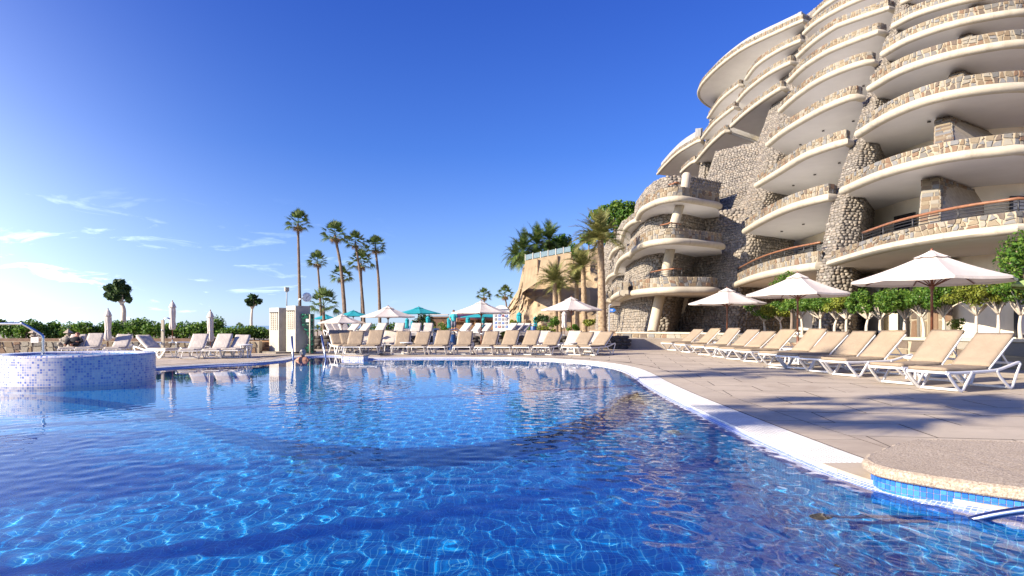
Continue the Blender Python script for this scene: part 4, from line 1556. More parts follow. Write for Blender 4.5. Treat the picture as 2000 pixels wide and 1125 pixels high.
# ------------------------------------------------------------------ parasols
def make_parasol(fab):
    r_ = empty('parasol')
    R_, zt, ze = 1.5, 2.55, 1.98
    MB().tube([(0, 0, .0), (0, 0, .9)], .033, 12).build('lower_pole', M['wood_red'], r_, True)
    MB().tube([(0, 0, .9), (0, 0, zt - .04)], .027, 12).build('upper_pole', M['wood_red'], r_, True)
    MB().lathe([(.036, .78), (.036, .92)], 12).build('joint_sleeve', M['chrome'], r_, True)
    MB().lathe([(0, 0), (.27, 0), (.28, .03), (.26, .06), (.06, .09), (.05, .25), (.036, .25)], 20).build('base', M['grey_plastic'], r_, 'auto')
    MB().lathe([(.03, 1.80), (.05, 1.80), (.05, 1.90), (.03, 1.92)], 12).build('runner', M['wood_red'], r_, 'auto')
    m = MB()
    nu, na = 7, 4
    rib = [(math.cos(2 * PI * k / 8 + PI / 8), math.sin(2 * PI * k / 8 + PI / 8)) for k in range(8)]

    def surf(k, t, s_, r0=0.10, z0=zt - .03, r1=R_, z1=ze, sag=.05):
        a, b = rib[k % 8], rib[(k + 1) % 8]
        r_2 = r0 + (r1 - r0) * t
        x, y = (a[0] * (1 - s_) + b[0] * s_) * r_2, (a[1] * (1 - s_) + b[1] * s_) * r_2
        z = z0 + (z1 - z0) * (t + .10 * math.sin(PI * t) * .6) - sag * math.sin(PI * s_) * t * (1.1 - t) * 1.6 - .012 * math.sin(PI * s_) * t
        return (x, y, z)
    for k in range(8):
        vs = [surf(k, i / nu, j / na) for i in range(nu + 1) for j in range(na + 1)]
        fs = [(i * (na + 1) + j, (i + 1) * (na + 1) + j, (i + 1) * (na + 1) + j + 1, i * (na + 1) + j + 1) for i in range(nu) for j in range(na)]
        b0 = len(vs)
        vs += [surf(k, 1, j / na) for j in range(na + 1)] + [tuple(Vector(surf(k, 1, j / na)) + Vector((0, 0, -.05))) for j in range(na + 1)]
        fs += [(b0 + j, b0 + na + 1 + j, b0 + na + 2 + j, b0 + j + 1) for j in range(na)]
        m.add(vs, fs)
    m.build('canopy', fab, r_, 'auto')
    m = MB()
    for k in range(8):
        vs = [surf(k, i / 3, j / na, .02, zt + .05, .34, zt - .10, .02) for i in range(4) for j in range(na + 1)]
        m.add(vs, [(i * (na + 1) + j, (i + 1) * (na + 1) + j, (i + 1) * (na + 1) + j + 1, i * (na + 1) + j + 1) for i in range(3) for j in range(na)])
    m.build('vent_cap', fab, r_, 'auto')
    MB().lathe([(.0, zt), (.03, zt), (.032, zt + .06), (.015, zt + .09), (0, zt + .09)], 10).build('finial', M['wood_red'], r_, True)
    for k in range(8):
        c, s_ = rib[k]
        MB().tube([(.04 * c, .04 * s_, zt - .07), (R_ * .5 * c, R_ * .5 * s_, (zt + ze) / 2 - .055), (R_ * .985 * c, R_ * .985 * s_, ze - .02)], .014, 6).build('rib', M['wood_red'], r_, True)
        MB().tube([(.045 * c, .045 * s_, 1.86), (R_ * .47 * c, R_ * .47 * s_, (zt + ze) / 2 - .06)], .011, 6).build('strut', M['wood_red'], r_, True)
    return r_


par = {}


def parasol(px, ytop, d, wide, label, fab='canvas', z=0.0, group='open parasols', rz=None):
    if fab not in par:
        par[fab] = make_parasol(M[fab])
        o = par[fab]
    else:
        o = copy_tree(par[fab])
    zt = EYE + (HOR - ytop) * d / FOC - z
    sw = wide * d / FOC / 3.0
    o.location = ((px - 1000) / FOC * d, d, z)
    o.rotation_euler = (0, 0, rz if rz is not None else random.uniform(0, .8))
    o.scale = (sw, sw, zt / 2.64)
    tag(o, label, 'parasol', group)
    return o


parasol(1820, 485, 13.25, 280, 'large off white parasol over the nearest loungers', rz=.05)
parasol(1558, 530, 17.7, 196, 'off white parasol in the middle of the hedge row', rz=.3)
parasol(1420, 560, 24.7, 146, 'off white parasol at the far end of the hedge row', rz=.1)
parasol(1116, 578, 27.2, 120, 'off white parasol before the cliff and palms', rz=.2)
parasol(940, 586, 27.4, 116, 'off white parasol before the icon board', rz=.4)
parasol(758, 596, 27.2, 112, 'off white parasol left of the middle of the far row', rz=.15)
parasol(668, 612, 27.0, 92, 'smaller off white parasol between the turquoise ones at the far left', rz=.5)
T_ = 'turquoise parasols on the terrace'
parasol(636, 613, 46, 56, 'turquoise parasol leftmost beside the green mosaic panel', 'canvas_turq', TERR, T_)
parasol(690, 605, 44, 74, 'turquoise parasol half behind the small white one', 'canvas_turq', TERR, T_)
parasol(818, 598, 44, 86, 'turquoise parasol with closed ones hanging beneath it', 'canvas_turq', TERR, T_)
parasol(948, 608, 48, 100, 'turquoise parasol almost hidden behind the white one', 'canvas_turq', TERR, T_)
o = parasol(2128, 488, 12.0, 260, 'green parasol reaching in at the right edge', 'green_canvas', 0, None, .1)


def make_closed(fab):
    r_ = empty('closed_parasol')
    MB().tube([(0, 0, 0), (0, 0, 2.45)], .028, 10).build('pole', M['wood_red'], r_, True)
    MB().lathe([(0, 0), (.25, 0), (.26, .04), (.05, .08), (.05, .2), (.03, .2)], 18).build('base', M['grey_plastic'], r_, 'auto')
    prof = [(.13, .78), (.17, .84), (.205, .95), (.18, 1.15), (.165, 1.35), (.185, 1.6), (.20, 1.85), (.185, 2.05), (.15, 2.15)]
    MB().lathe(prof, 48, wob=lambda a, z: 1 + (.16 if z < 1.2 else .10) * math.sin(8 * a + z * 1.5) + .05 * math.sin(3 * a + z * 4)).build('folded_canopy', fab, r_, True)
    MB().lathe([(.24, 2.10), (.22, 2.14), (.15, 2.30), (.07, 2.42), (.03, 2.46)], 32, wob=lambda a, z: 1 + .07 * math.sin(8 * a)).build('vent_cap', fab, r_, True)
    MB().lathe([(.0, 2.44), (.035, 2.44), (.03, 2.52), (0, 2.55)], 10).build('finial', M['wood_red'], r_, True)
    MB().lathe([(.175, 1.34), (.185, 1.355), (.175, 1.38)], 24).build('tie_band', fab, r_, True)
    return r_


clo = {}


def closed(px, ytop, d, label, fab='canvas', z=0.0, group='folded white parasols', lean=0.0, wide=1.0):
    if fab not in clo:
        clo[fab] = make_closed(M[fab])
        o = clo[fab]
    else:
        o = copy_tree(clo[fab])
    zt = EYE + (HOR - ytop) * d / FOC - z
    k_ = zt / 2.55
    o.location = ((px - 1000) / FOC * d, d, z)
    o.scale = (k_ * wide, k_ * wide, k_)
    o.rotation_euler = (0, lean, random.uniform(0, 3))
    tag(o, label, 'parasol', group)


closed(211, 601, 22.6, 'folded white parasol beside the whirlpool tub', wide=.8)
closed(337, 586, 24.0, 'tallest folded white parasol in the hedge at the left', z=.40, wide=.85)
closed(411, 604, 22.4, 'folded white parasol over the three pale loungers', wide=.8)
closed(1102, 606, 36, 'folded white parasol under the palms before the cliff', z=.45, wide=1.2)
for i, (px, yt, txt) in enumerate([(795, 620, 'leftmost folded turquoise parasol before the dark round bush'), (805, 626, 'short folded turquoise parasol second from the left'), (836, 616, 'folded turquoise parasol right of the dark round bush'),
                                   (877, 619, 'folded turquoise parasol left of the standing person'), (884, 616, 'folded turquoise parasol directly behind the standing person'), (914, 617, 'folded turquoise parasol before the beach bar'),
                                   (945, 616, 'folded turquoise parasol beside the white parasol pole'), (1014, 608, 'folded turquoise parasol right of the icon board'), (1046, 617, 'folded turquoise parasol above the small blue bin')]):
    closed(px, yt, 50, txt, 'canvas_turq', TERR, 'folded turquoise parasols', wide=1.5)

# ------------------------------------------------------------------ raised terrace, beds and low walls
m = MB().prism([(-9.72, 29.0), (9.5, 29.0), (9.5, 34.5), (8.5, 40), (8.5, 110), (-60, 110), (-60, 27.2), (-9.72, 27.2)], -.3, TERR)
tag(m.build('terrace', M['deck']), kind='structure')
lw = empty('lava_wall', (-1, 28.9, 0))
tag(lw, 'low dark lava stone wall along the terrace behind the far loungers', 'wall')
MB().box((-1.25, 0, .28), (14.7, .3, .62)).build('core', M['mortar'], lw)
rs = random.Random(4)
SMv = stone_meshes()
V, Fc, base = [], [], 0
for r_ in range(4):
    x = -8.6
    while x < 6.1:
        w = rs.uniform(.2, .42)
        A = np.array([[w * .52, 0, 0], [0, 0, .09], [0, -.10, 0]])
        V.append(SMv[rs.randrange(10)][1] @ A + np.array([x + w / 2, -.15, .06 + r_ * .155]))
        Fc.append(ICO[1] + base); base += len(ICO[0])
        x += w
o = np_mesh('wall_stones', np.concatenate(V), np.concatenate(Fc), M['lava'], lw)
tag(o, kind='stuff')

PW = [(5.3, 32.6), (7.4, 31.0), (8.7, 28.6), (9.25, 25), (9.6, 21), (10.2, 18.2), (11.2, 16.2), (12.6, 14.9), (15, 13.6)]
PWc = resample(cat_rom([(x, y, 0) for x, y in PW], 8), .3)
PWn = [(-b[0], -b[1]) for b in normals2(PWc)]
PWn = normals2(PWc)
if PWn[5][1] > 0: PWn = [(-a, -b) for a, b in PWn]
# the curve runs from far to near with the pool on its right hand
chk = PWn[len(PWn) // 2]
if chk[0] > 0: PWn = [(-a, -b) for a, b in PWn]
BEDZ = .62
pl = empty('planter_wall', (9.4, 24, 0))
tag(pl, 'low flagstone planter wall with cream coping below the hotel', 'wall')
PO = Vector((9.4, 24, 0))
loc3 = [(p.x - PO.x, p.y - PO.y, 0) for p in PWc]
MB().sweep(loc3, PWn, [(-.15, -.1), (0, -.1), (0, .68), (-.3, .68), (-.3, .3)]).build('core', M['mortar_light'], pl)
MB().sweep([(x, y, 0) for x, y, _ in loc3], PWn, [(-.36, .66), (.06, .66), (.06, .74), (-.36, .74)], True).build('coping', M['cream'], pl)
SAVE = FLAG_LEFT[0]
flagstones(pl, loc3, PWn, 0, .66, True, M['flag_i'], M['flag_o'], .3, .6) if FLAG_LEFT.__setitem__(0, 200) is None else None
bed = MB()
back = [(16, 13.2), (40, 13.2), (40, 90), (8.6, 90), (8.6, 60), (7.2, 47), (5.3, 38)]
bed.prism([(p.x - n_[0] * .2, p.y - n_[1] * .2) for p, n_ in zip(PWc, PWn)] + back, -.5, BEDZ)
tag(bed.build('planting_bed', M['soil']), kind='structure')
# left hedge bed and its wall
hw_ = empty('hedge_wall', (-20, 24.7, 0))
tag(hw_, 'low rubble stone wall with timber edge below the left hedge', 'wall')
MB().box((0, 0, .2), (20.6, .3, .5)).build('core', M['mortar_light'], hw_)
hp = [Vector((-10.3 + .5 * i, -.151, 0)) for i in range(42)]
flagstones(hw_, hp, [(0, -1)] * 42, .0, .44, False, M['flag_i'], M['flag_o'], .2, .45)
MB().box((1.2, -.05, .50), (17, .14, .12)).build('timber_edge', M['wood_brown'], hw_)
m = MB().prism([(-60, 24.85), (-9.75, 24.85), (-9.75, 27.25), (-60, 27.25)], -.3, .40)
tag(m.build('hedge_bed', M['soil']), kind='structure')
st = empty('timber_steps', (-10.0, 25.0, 0))
tag(st, 'wooden plank steps beside the concrete shower block', 'steps')
for i in range(4):
    MB().box((-.05, i * .26 - .1, .07 + i * .115), (1.0, .30, .06)).build('tread', M['wood_light'], st)
    MB().box((-.05, i * .26 - .22, .02 + i * .115), (.98, .04, .10)).build('riser', M['wood_brown'], st)

# ------------------------------------------------------------------ plants
def leaf_cloud(blobs, n, size, seed=0, long=1.6, shell=.55, up=.2, cup=True):
    """many small folded leaves spread through the blobs [(centre, (rx,ry,rz))..]"""
    r_ = np.random.default_rng(seed)
    vol = np.array([b[1][0] * b[1][1] * b[1][2] for b in blobs]) ** .75
    pick = r_.choice(len(blobs), n, p=vol / vol.sum())
    d = r_.normal(size=(n, 3))
    d /= np.linalg.norm(d, axis=1)[:, None]
    rad = shell + (1.06 - shell) * r_.uniform(0, 1, n) ** .6
    C = np.array([tuple(b[0]) for b in blobs])[pick]
    R = np.array([tuple(b[1]) for b in blobs])[pick]
    P = C + d * R * rad[:, None]
    nrm = d * .8 + r_.normal(size=(n, 3)) * .75 + np.array([0, 0, up])
    nrm /= np.linalg.norm(nrm, axis=1)[:, None]
    a = np.cross(nrm, r_.normal(size=(n, 3)))
    a /= np.linalg.norm(a, axis=1)[:, None] + 1e-9
    b = np.cross(nrm, a)
    s = size * r_.uniform(.6, 1.35, n)[:, None]
    v = np.empty((n, 4, 3))
    v[:, 0] = P - a * s * long * .5
    v[:, 1] = P + b * s * .42 + nrm * s * .12
    v[:, 2] = P + a * s * long * .5
    v[:, 3] = P - b * s * .42 + nrm * s * .12
    f = np.arange(n * 4).reshape(n, 4)
    return v.reshape(-1, 3), f


def branches(m, base, tips, r0, seed=0, fork=.45):
    rr_ = random.Random(seed)
    base = Vector(base)
    for t in tips:
        t = Vector(t)
        mid = base.lerp(t, fork) + Vector((rr_.uniform(-.1, .1), rr_.uniform(-.1, .1), rr_.uniform(0, .12))) * (t - base).length
        m.tube(cat_rom([base, mid, t], 4), [r0 * (1 - .78 * i / 8) for i in range(9)], 6)


def tree(name, loc, blobs, trunk, leafmat, barkmat, n, size, label, cat='tree', group=None, seed=0, tips=True, r0=.1, shell=.5, branch_r=None):
    t = empty(name, loc)
    tag(t, label, cat, group)
    m = MB()
    tp = cat_rom([Vector(p) for p in trunk], 5)
    m.tube(tp, [r0 * (1.25 - .6 * i / (len(tp) - 1)) for i in range(len(tp))], 9)
    if tips:
        branches(m, tp[-2], [Vector(b[0]) for b in blobs], branch_r or r0 * .6, seed)
    m.build('trunk', barkmat, t, True)
    v, f = leaf_cloud(blobs, n, size, seed, shell=shell)
    np_mesh('crown', v, f, leafmat, t, False)
    return t


# hedge shrubs at the left
rs = random.Random(21)
px = -30
i = 0
hs = []
while px < 505:
    hs.append(px)
    px += rs.uniform(34, 48)
for i, px in enumerate(hs):
    d = rs.uniform(25.8, 26.8)
    x = (px - 1000) / FOC * d
    hgt = rs.uniform(.78, .98) * (1.0 if px < 430 else .8)
    bl = [(Vector((rs.uniform(-.35, .35), rs.uniform(-.25, .25), hgt * rs.uniform(.35, .8))), (rs.uniform(.28, .42), .35, hgt * rs.uniform(.25, .36))) for _ in range(6)]
    tree('hedge_shrub', (x, d, .40), bl, [(0, 0, 0), (.02, 0, .2), (0, .02, .4)], M['leaf_hedge'], M['bark'], 1300, .075,
         'bright green broad leaved shrub, %s from the left in the left hedge' % ORD[i], 'shrub', 'shrubs of the left hedge', 300 + i, True, .035, .3)
print('shrubs', len(hs))
# two trees over the left hedge
d = 44
L0 = Vector(((238 - 1000) / FOC * d, d, TERR))
S_ = d / FOC
bl = []
for (px, py, rx, rz) in [(232, 553, 12, 9), (215, 563, 12, 9), (246, 564, 11, 9), (222, 580, 14, 9), (243, 578, 11, 9), (251, 586, 7, 6), (212, 576, 9, 7), (233, 566, 13, 10)]:
    p = D(px, py, d + rs.uniform(-.5, .5))
    bl.append((p - L0, (rx * S_ * .82, rx * S_ * .75, rz * S_ * .82)))
tree('broadleaf_tree', L0, bl, [(.15, 0, 0), (.1, 0, 1.0), (.12, 0, 1.7), (-.05, 0, 2.2)], M['leaf_dark'], M['bark_pale'], 1500, .19, 'round crowned tree with a stout pale trunk over the left hedge', 'tree', None, 5, True, .17, .45)
d = 34
L0 = Vector(((491 - 1000) / FOC * d, d, TERR))
S_ = d / FOC
bl = [(D(px, py, d + rs.uniform(-.3, .3)) - L0, (rx * S_, rx * S_, rz * S_)) for (px, py, rx, rz) in [(494, 580, 9, 5), (485, 588, 7, 5), (504, 588, 8, 5), (495, 590, 8, 6), (489, 594, 6, 4)]]
tree('broadleaf_tree', L0, bl, [(.02, 0, 0), (.0, 0, .9), (.05, 0, 1.6)], M['leaf_dark'], M['bark_pale'], 520, .13, 'small tree with a slim trunk left of the concrete block', 'tree', None, 6, True, .07, .25)


def fan_leaf(m, base, direction, length, fan_r, rr_, nseg=15, droop=.25):
    d = Vector(direction).normalized()
    side_ = d.cross(Vector((0, 0, 1)))
    if side_.length < .1: side_ = Vector((1, 0, 0))
    side_.normalize()
    upv = side_.cross(d).normalized()
    roll = rr_.uniform(-.5, .5)
    side_, upv = side_ * math.cos(roll) + upv * math.sin(roll), upv * math.cos(roll) - side_ * math.sin(roll)
    c = Vector(base) + d * length + Vector((0, 0, -droop * length * .15))
    # stalk
    w = .018
    m.add([base - side_ * w, base + side_ * w, c + side_ * w * .6, c - side_ * w * .6], [(0, 1, 2, 3)])
    for i in range(nseg):
        th = (i / (nseg - 1) - .5) * 2 * math.radians(82)
        rd = fan_r * (1 - .28 * abs(th) / 1.83) * rr_.uniform(.88, 1.06)
        v = d * math.cos(th) + side_ * math.sin(th)
        tip = c + v * rd + upv * rd * .16 + Vector((0, 0, -droop * rd * (.5 + .5 * abs(math.sin(th)))))
        mid = c + v * rd * .55 + upv * rd * .12
        q = v.cross(upv).normalized() * rd * .06
        m.add([c, mid + q, tip, mid - q], [(0, 1, 2, 3)])


def fan_palm(px_top, py_crown, px_base, d, crown_px, label, group=None, zb=TERR, n=26, bend=0.0, r0=.2, name='fan_palm', loc=None, height=None, seed=0, dry=True, fr=None):
    rr_ = random.Random(seed)
    if loc is None:
        base = Vector(((px_base - 1000) / FOC * d, d, zb))
        top = D(px_top, py_crown, d)
    else:
        base = Vector(loc)
        top = base + Vector((bend, 0, height))
    t = empty(name, base)
    tag(t, label, 'palm', group)
    tp = top - base
    m = MB()
    path = cat_rom([Vector((0, 0, 0)), tp * .33 + Vector((bend * .3, 0, 0)), tp * .68 + Vector((bend * .35, 0, 0)), tp], 7)
    m.tube(path, [r0 * .72 * (1.25 - .5 * i / (len(path) - 1)) * (1 + .05 * math.sin(i * 2.1)) for i in range(len(path))], 9)
    m.build('trunk', M['trunk_palm'], t, True)
    cr_ = crown_px * .46 * d / FOC if fr is None else fr
    m, md = MB(), MB()
    for i in range(n):
        el = math.radians(88 - 118 * (i / n) ** .8)
        az = i * 2.39996 + rr_.uniform(-.2, .2)
        dr = Vector((math.cos(az) * math.cos(el), math.sin(az) * math.cos(el), math.sin(el)))
        fan_leaf(m, tp + Vector((0, 0, .05)), dr, cr_ * rr_.uniform(.52, .68), cr_ * rr_.uniform(.52, .64), rr_, droop=.18 + .35 * (i / n))
    m.build('crown', M['leaf_palm'], t)
    if dry:
        for i in range(9):
            az = i * 2.39996 + 1
            el = math.radians(rr_.uniform(-75, -45))
            dr = Vector((math.cos(az) * math.cos(el), math.sin(az) * math.cos(el), math.sin(el)))
            fan_leaf(md, tp + Vector((0, 0, -.05)), dr, cr_ * .22, cr_ * .42, rr_, 11, .5)
        md.build('dry_leaves', M['leaf_dry'], t)
    return t


PG = 'tall fan palms behind the terrace'
fan_palm(582, 437, 587, 60, 58, 'tallest straight fan palm, behind the concrete block', PG, seed=1, r0=.19)
fan_palm(620, 511, 629, 66, 46, 'shorter leaning fan palm between the tallest and the curved one', PG, bend=.1, seed=2, r0=.17)
fan_palm(654, 459, 675, 58, 60, 'tall fan palm with a gently curved trunk leaning left', PG, bend=.6, seed=3, r0=.2)
fan_palm(666, 540, 674, 72, 48, 'low fan palm crown behind the curved trunk', PG, seed=4, r0=.16)
fan_palm(694, 474, 712, 62, 48, 'fan palm of the close pair with the higher crown', PG, bend=.4, seed=5, r0=.18)
fan_palm(705, 514, 708, 68, 58, 'fan palm of the close pair with the lower crown', PG, seed=6, r0=.18)
fan_palm(733, 483, 742, 60, 50, 'rightmost tall fan palm of the group on the terrace', PG, bend=.35, seed=7, r0=.18)
fan_palm(632, 597, 633, 40, 74, 'short young fan palm beside the green mosaic panel', None, seed=8, r0=.13, n=22, dry=False)
fan_palm(945, 578, 949, 80, 36, 'small distant palm over the beach bar', 'distant palms', seed=9, r0=.15, n=22)
fan_palm(986, 575, 996, 78, 40, 'small distant palm left of the cliff', 'distant palms', seed=10, r0=.15, n=22)
for i, (px, py, d, w, txt) in enumerate([(43, 637, 29, 20, 'little fan plant behind the whirlpool rail'), (158, 640, 30, 18, 'little fan plant left of the folded parasol'), (398, 641, 30, 22, 'little spiky plant between the hedge and the slim tree'),
                                        (310, 640, 30, 18, 'little fan plant behind the tallest folded parasol'), (468, 642, 30, 22, 'little spiky plant at the right end of the left hedge'), (620, 645, 33, 20, 'little spiky plant behind the green mosaic panel')]):
    fan_palm(px, py, px, d, w, txt, 'little fan plants', seed=30 + i, r0=.05, n=16, dry=False, name='fan_plant', zb=.42)


def date_palm(px_top, py_top, px_base, d, reach_px, label, n=24, seed=0, zb=TERR, r0=.24, name='date_palm', mat='leaf_date', lo=-35, group=None, wind=.25, top=None, base=None):
    rr_ = random.Random(seed)
    if base is None: base = Vector(((px_base - 1000) / FOC * d, d, zb))
    if top is None: top = D(px_top, py_top, d)
    t = empty(name, base)
    tag(t, label, 'palm', group)
    tp = top - base
    path = cat_rom([Vector((0, 0, 0)), tp * .35, tp * .7, tp], 8)
    m = MB()
    m.tube(path, [r0 * .8 * (1.3 - .45 * i / (len(path) - 1)) * (1 + .07 * math.sin(i * 2.6)) for i in range(len(path))], 10)
    for i in range(int(tp.length / .16)):
        q = tp * ((i + .5) * .16 / tp.length)
        for k_ in range(5):
            a = k_ * 2 * PI / 5 + i * .63
            o_ = Vector((math.cos(a), math.sin(a), 0))
            rr2 = r0 * .8 * (1.22 - .42 * i * .16 / tp.length)
            s2 = Vector((-o_.y, o_.x, 0)) * r0 * .42
            m.add([q + o_ * rr2 * .9 - s2, q + o_ * rr2 * .9 + s2, q + o_ * (rr2 * 1.2) + Vector((0, 0, .12))], [(0, 1, 2)])
    m.build('trunk', M['trunk_date'], t, True)
    R_ = reach_px * d / FOC * 1.12
    n = int(n * 1.35)
    m = MB()
    for i in range(n):
        el = math.radians(86 - (86 - lo) * (i / n) ** .9)
        az = i * 2.39996 + rr_.uniform(-.25, .25)
        dr = Vector((math.cos(az) * math.cos(el) - wind, math.sin(az) * math.cos(el), math.sin(el))).normalized()
        ln_ = R_ * rr_.uniform(.85, 1.1)
        pts_ = []
        p, v = Vector(tp), dr.copy()
        for k_ in range(9):
            pts_.append(p.copy())
            p = p + v * ln_ / 8
            v = (v + Vector((-.02, 0, -.10 - .03 * k_ * (.4 + i / n)))).normalized()
        m.tube(pts_, [.022 * (1 - .8 * k_ / 8) for k_ in range(9)], 4, caps=False)
        P = resample(pts_, ln_ / 30)
        for k_, q in enumerate(P[3:-1]):
            tg = (P[min(k_ + 4, len(P) - 1)] - q).normalized()
            sd = tg.cross(Vector((0, 0, 1)))
            if sd.length < .05: sd = Vector((1, 0, 0))
            sd.normalize()
            upv = sd.cross(tg)
            ll = R_ * .24 * math.sin(PI * min(1, (k_ + 5) / (len(P) + 2)) ** .8) + .03
            for s_ in (-1, 1):
                dv = (sd * s_ * .8 + tg * .75 + upv * rr_.uniform(.0, .4)).normalized()
                w = tg * ll * .095
                e = q + dv * ll + Vector((0, 0, -ll * .15))
                m.add([q - w, q + w, e + w * .2, e - w * .2], [(0, 1, 2, 3)])
    m.build('crown', M[mat], t)
    return t


DG = 'date palms before the cliff'
date_palm(1173, 470, 1177, 35.5, 62, 'largest date palm with a thick trunk beside the hotel', 26, 51, .55, .24, lo=0, group=DG)
date_palm(1139, 522, 1142, 42, 44, 'date palm second from the hotel before the cliff', 22, 52, lo=0, r0=.2, group=DG)
date_palm(1126, 550, 1127, 45, 36, 'short date palm in the middle of the cliff group', 18, 53, lo=10, r0=.19, group=DG)
date_palm(1083, 550, 1086, 44, 42, 'leftmost date palm of the cliff group', 20, 54, lo=0, r0=.19, group=DG)
date_palm(1093, 566, 1094, 47, 34, 'thin date palm close beside the leftmost one', 18, 55, lo=10, r0=.16, group=DG)

# clipped hedge trees with pale stems before the hotel
TOP = [(1496, 592, 15), (1524, 590, 17), (1566, 578, 19), (1598, 578, 19), (1630, 580, 19), (1660, 578, 18), (1694, 577, 19), (1728, 576, 20), (1764, 574, 22), (1808, 566, 23), (1850, 562, 24), (1896, 557, 25), (1942, 552, 26), (1988, 556, 27)]
PWX = [(p.x - n_[0] * 1.0, p.y - n_[1] * 1.0) for p, n_ in zip(PWc, PWn)]


def on_line(line, px):
    r_ = (px - 1000) / FOC
    best = min(line, key=lambda q: abs(q[0] - r_ * q[1]))
    return best


for i, (px, py, w) in enumerate(TOP):
    x, y = on_line(PWX, px)
    S_ = y / FOC
    rs = random.Random(70 + i)
    zc = EYE + (HOR - py - 8) * S_ - BEDZ
    R_ = w * S_ * 1.45 * rs.uniform(.9, 1.2)
    bl = [(Vector((rs.uniform(-1.3, 1.3) * R_, rs.uniform(-.7, .7) * R_, zc + rs.uniform(-.30, .12))), (R_ * rs.uniform(.25, .5), R_ * .5, R_ * rs.uniform(.2, .42))) for _ in range(14)]
    stem = [(0, 0, -.05), (rs.uniform(-.05, .05), 0, zc * .3), (rs.uniform(-.08, .08), 0, zc * .55)]
    tree('hedge_tree', (x, y, BEDZ), bl, stem, M['leaf_yellow'] if i in (1, 5, 11, 12) else M['leaf_hedge'], M['bark_pale'], 3600, .05 if y > 17 else .042,
         'clipped hedge tree with pale twisted stems, %s from the left before the hotel' % ORD[i], 'hedge tree', 'clipped hedge trees before the hotel', 80 + i, True, .045, .25, .028)
# leafy trees at the right edge and behind the middle parasol
d = 13.2
L0 = Vector(((2030 - 1000) / FOC * d, d + .2, BEDZ))
bl = [(D(px, py, d + .2) - L0, (r_, r_, r_ * .9)) for px, py, r_ in ((1985, 490, .36), (2012, 475, .4), (1970, 512, .28), (2000, 520, .4), (1990, 540, .3), (2040, 500, .6), (2060, 540, .6), (2020, 545, .4), (2060, 470, .4))]
tree('leafy_tree', L0, bl, [(0, 0, -.05), (.05, 0, .6), (0, 0, 1.1)], M['leaf_hedge'], M['bark'], 3600, .06, 'bright green leafy tree cut by the right edge', 'tree', None, 91, True, .08, .3)
d = 23
L0 = Vector(((1545 - 1000) / FOC * d, d, BEDZ))
bl = [(D(px, py, d) - L0, (.3, .3, .22)) for px, py in ((1528, 548), (1542, 541), (1556, 547), (1518, 558), (1538, 556))]
tree('leafy_tree', L0, bl, [(0, 0, 0), (.03, 0, .7), (0, 0, 1.4)], M['leaf_hedge'], M['bark'], 900, .06, 'small leafy tree peeping over the middle parasol', 'tree', None, 92, True, .05, .3)
d = 14.2
L0 = Vector(((1905 - 1000) / FOC * d, d, .0))
bl = [(D(px, py, d) - L0, (.12, .12, .11)) for px, py in ((1900, 632), (1912, 628), (1906, 638))]
tree('young_plant', L0 + Vector((.2, .9, 0)), bl, [(0, 0, .0), (0, 0, .5), (0, 0, .85)], M['leaf_yellow'], M['bark'], 160, .055, 'small yellow green plant behind the nearest loungers', 'plant', None, 93, True, .012, .2)
# dark round bush on the terrace and low plants before the cliff
d = 62
L0 = Vector(((826 - 1000) / FOC * d, d, TERR))
bl = [(D(px, py, d + k_) - L0, (.5, .5, .45)) for px, py, k_ in ((815, 630, 0), (825, 622, .3), (837, 624, -.2), (842, 634, 0), (828, 634, -.4), (818, 638, 0))]
tree('round_bush', L0, bl, [(0, 0, 0), (0, 0, .5), (0, 0, .9)], M['leaf_dark'], M['bark'], 1500, .13, 'dark round bush behind the turquoise parasols', 'bush', None, 94, True, .08, .3)
for i, (px, py, d, r_, mat, txt) in enumerate([(1058, 622, 40, .45, 'leaf_dark', 'dark leafy shrub in front of the cliff, left one'), (1078, 628, 41, .5, 'leaf_hedge', 'green leafy shrub in front of the cliff, middle one'), (1040, 640, 39, .4, 'leaf_hedge', 'low green shrub at the foot of the cliff, left one'),
                                          (1066, 645, 36, .42, 'leaf_yellow', 'rounded yellow green cushion plant before the cliff'), (1002, 632, 44, .45, 'leaf_yellow', 'yellowish shrub right of the icon board'), (1118, 640, 40, .35, 'leaf_hedge', 'low green shrub between the date palms'),
                                          (1150, 630, 39, .35, 'leaf_yellow', 'yellow green shrub right of the date palms'), (988, 654, 28.6, .22, 'leaf_yellow', 'small rounded cushion plant on the lava wall'), (1058, 654, 29.5, .22, 'leaf_yellow', 'small rounded cushion plant beside the folded white parasol')]):
    L0 = Vector(((px - 1000) / FOC * d, d, TERR))
    zc = EYE + (HOR - py) * d / FOC - TERR
    rs = random.Random(i + 500)
    bl = [(Vector((rs.uniform(-.6, .6) * r_ * 1.4, rs.uniform(-.5, .5) * r_, max(.12, zc + rs.uniform(-.4, .3) * r_))), (r_ * .55, r_ * .55, r_ * .42)) for _ in range(6)]
    tree('garden_shrub', L0, bl, [(0, 0, 0), (0, 0, max(.1, zc * .5)), (0, 0, max(.15, zc * .8))], M[mat], M['bark'], 500, .09, txt, 'shrub', 'shrubs before the cliff', 600 + i, True, .03, .2)
rs = random.Random(77)
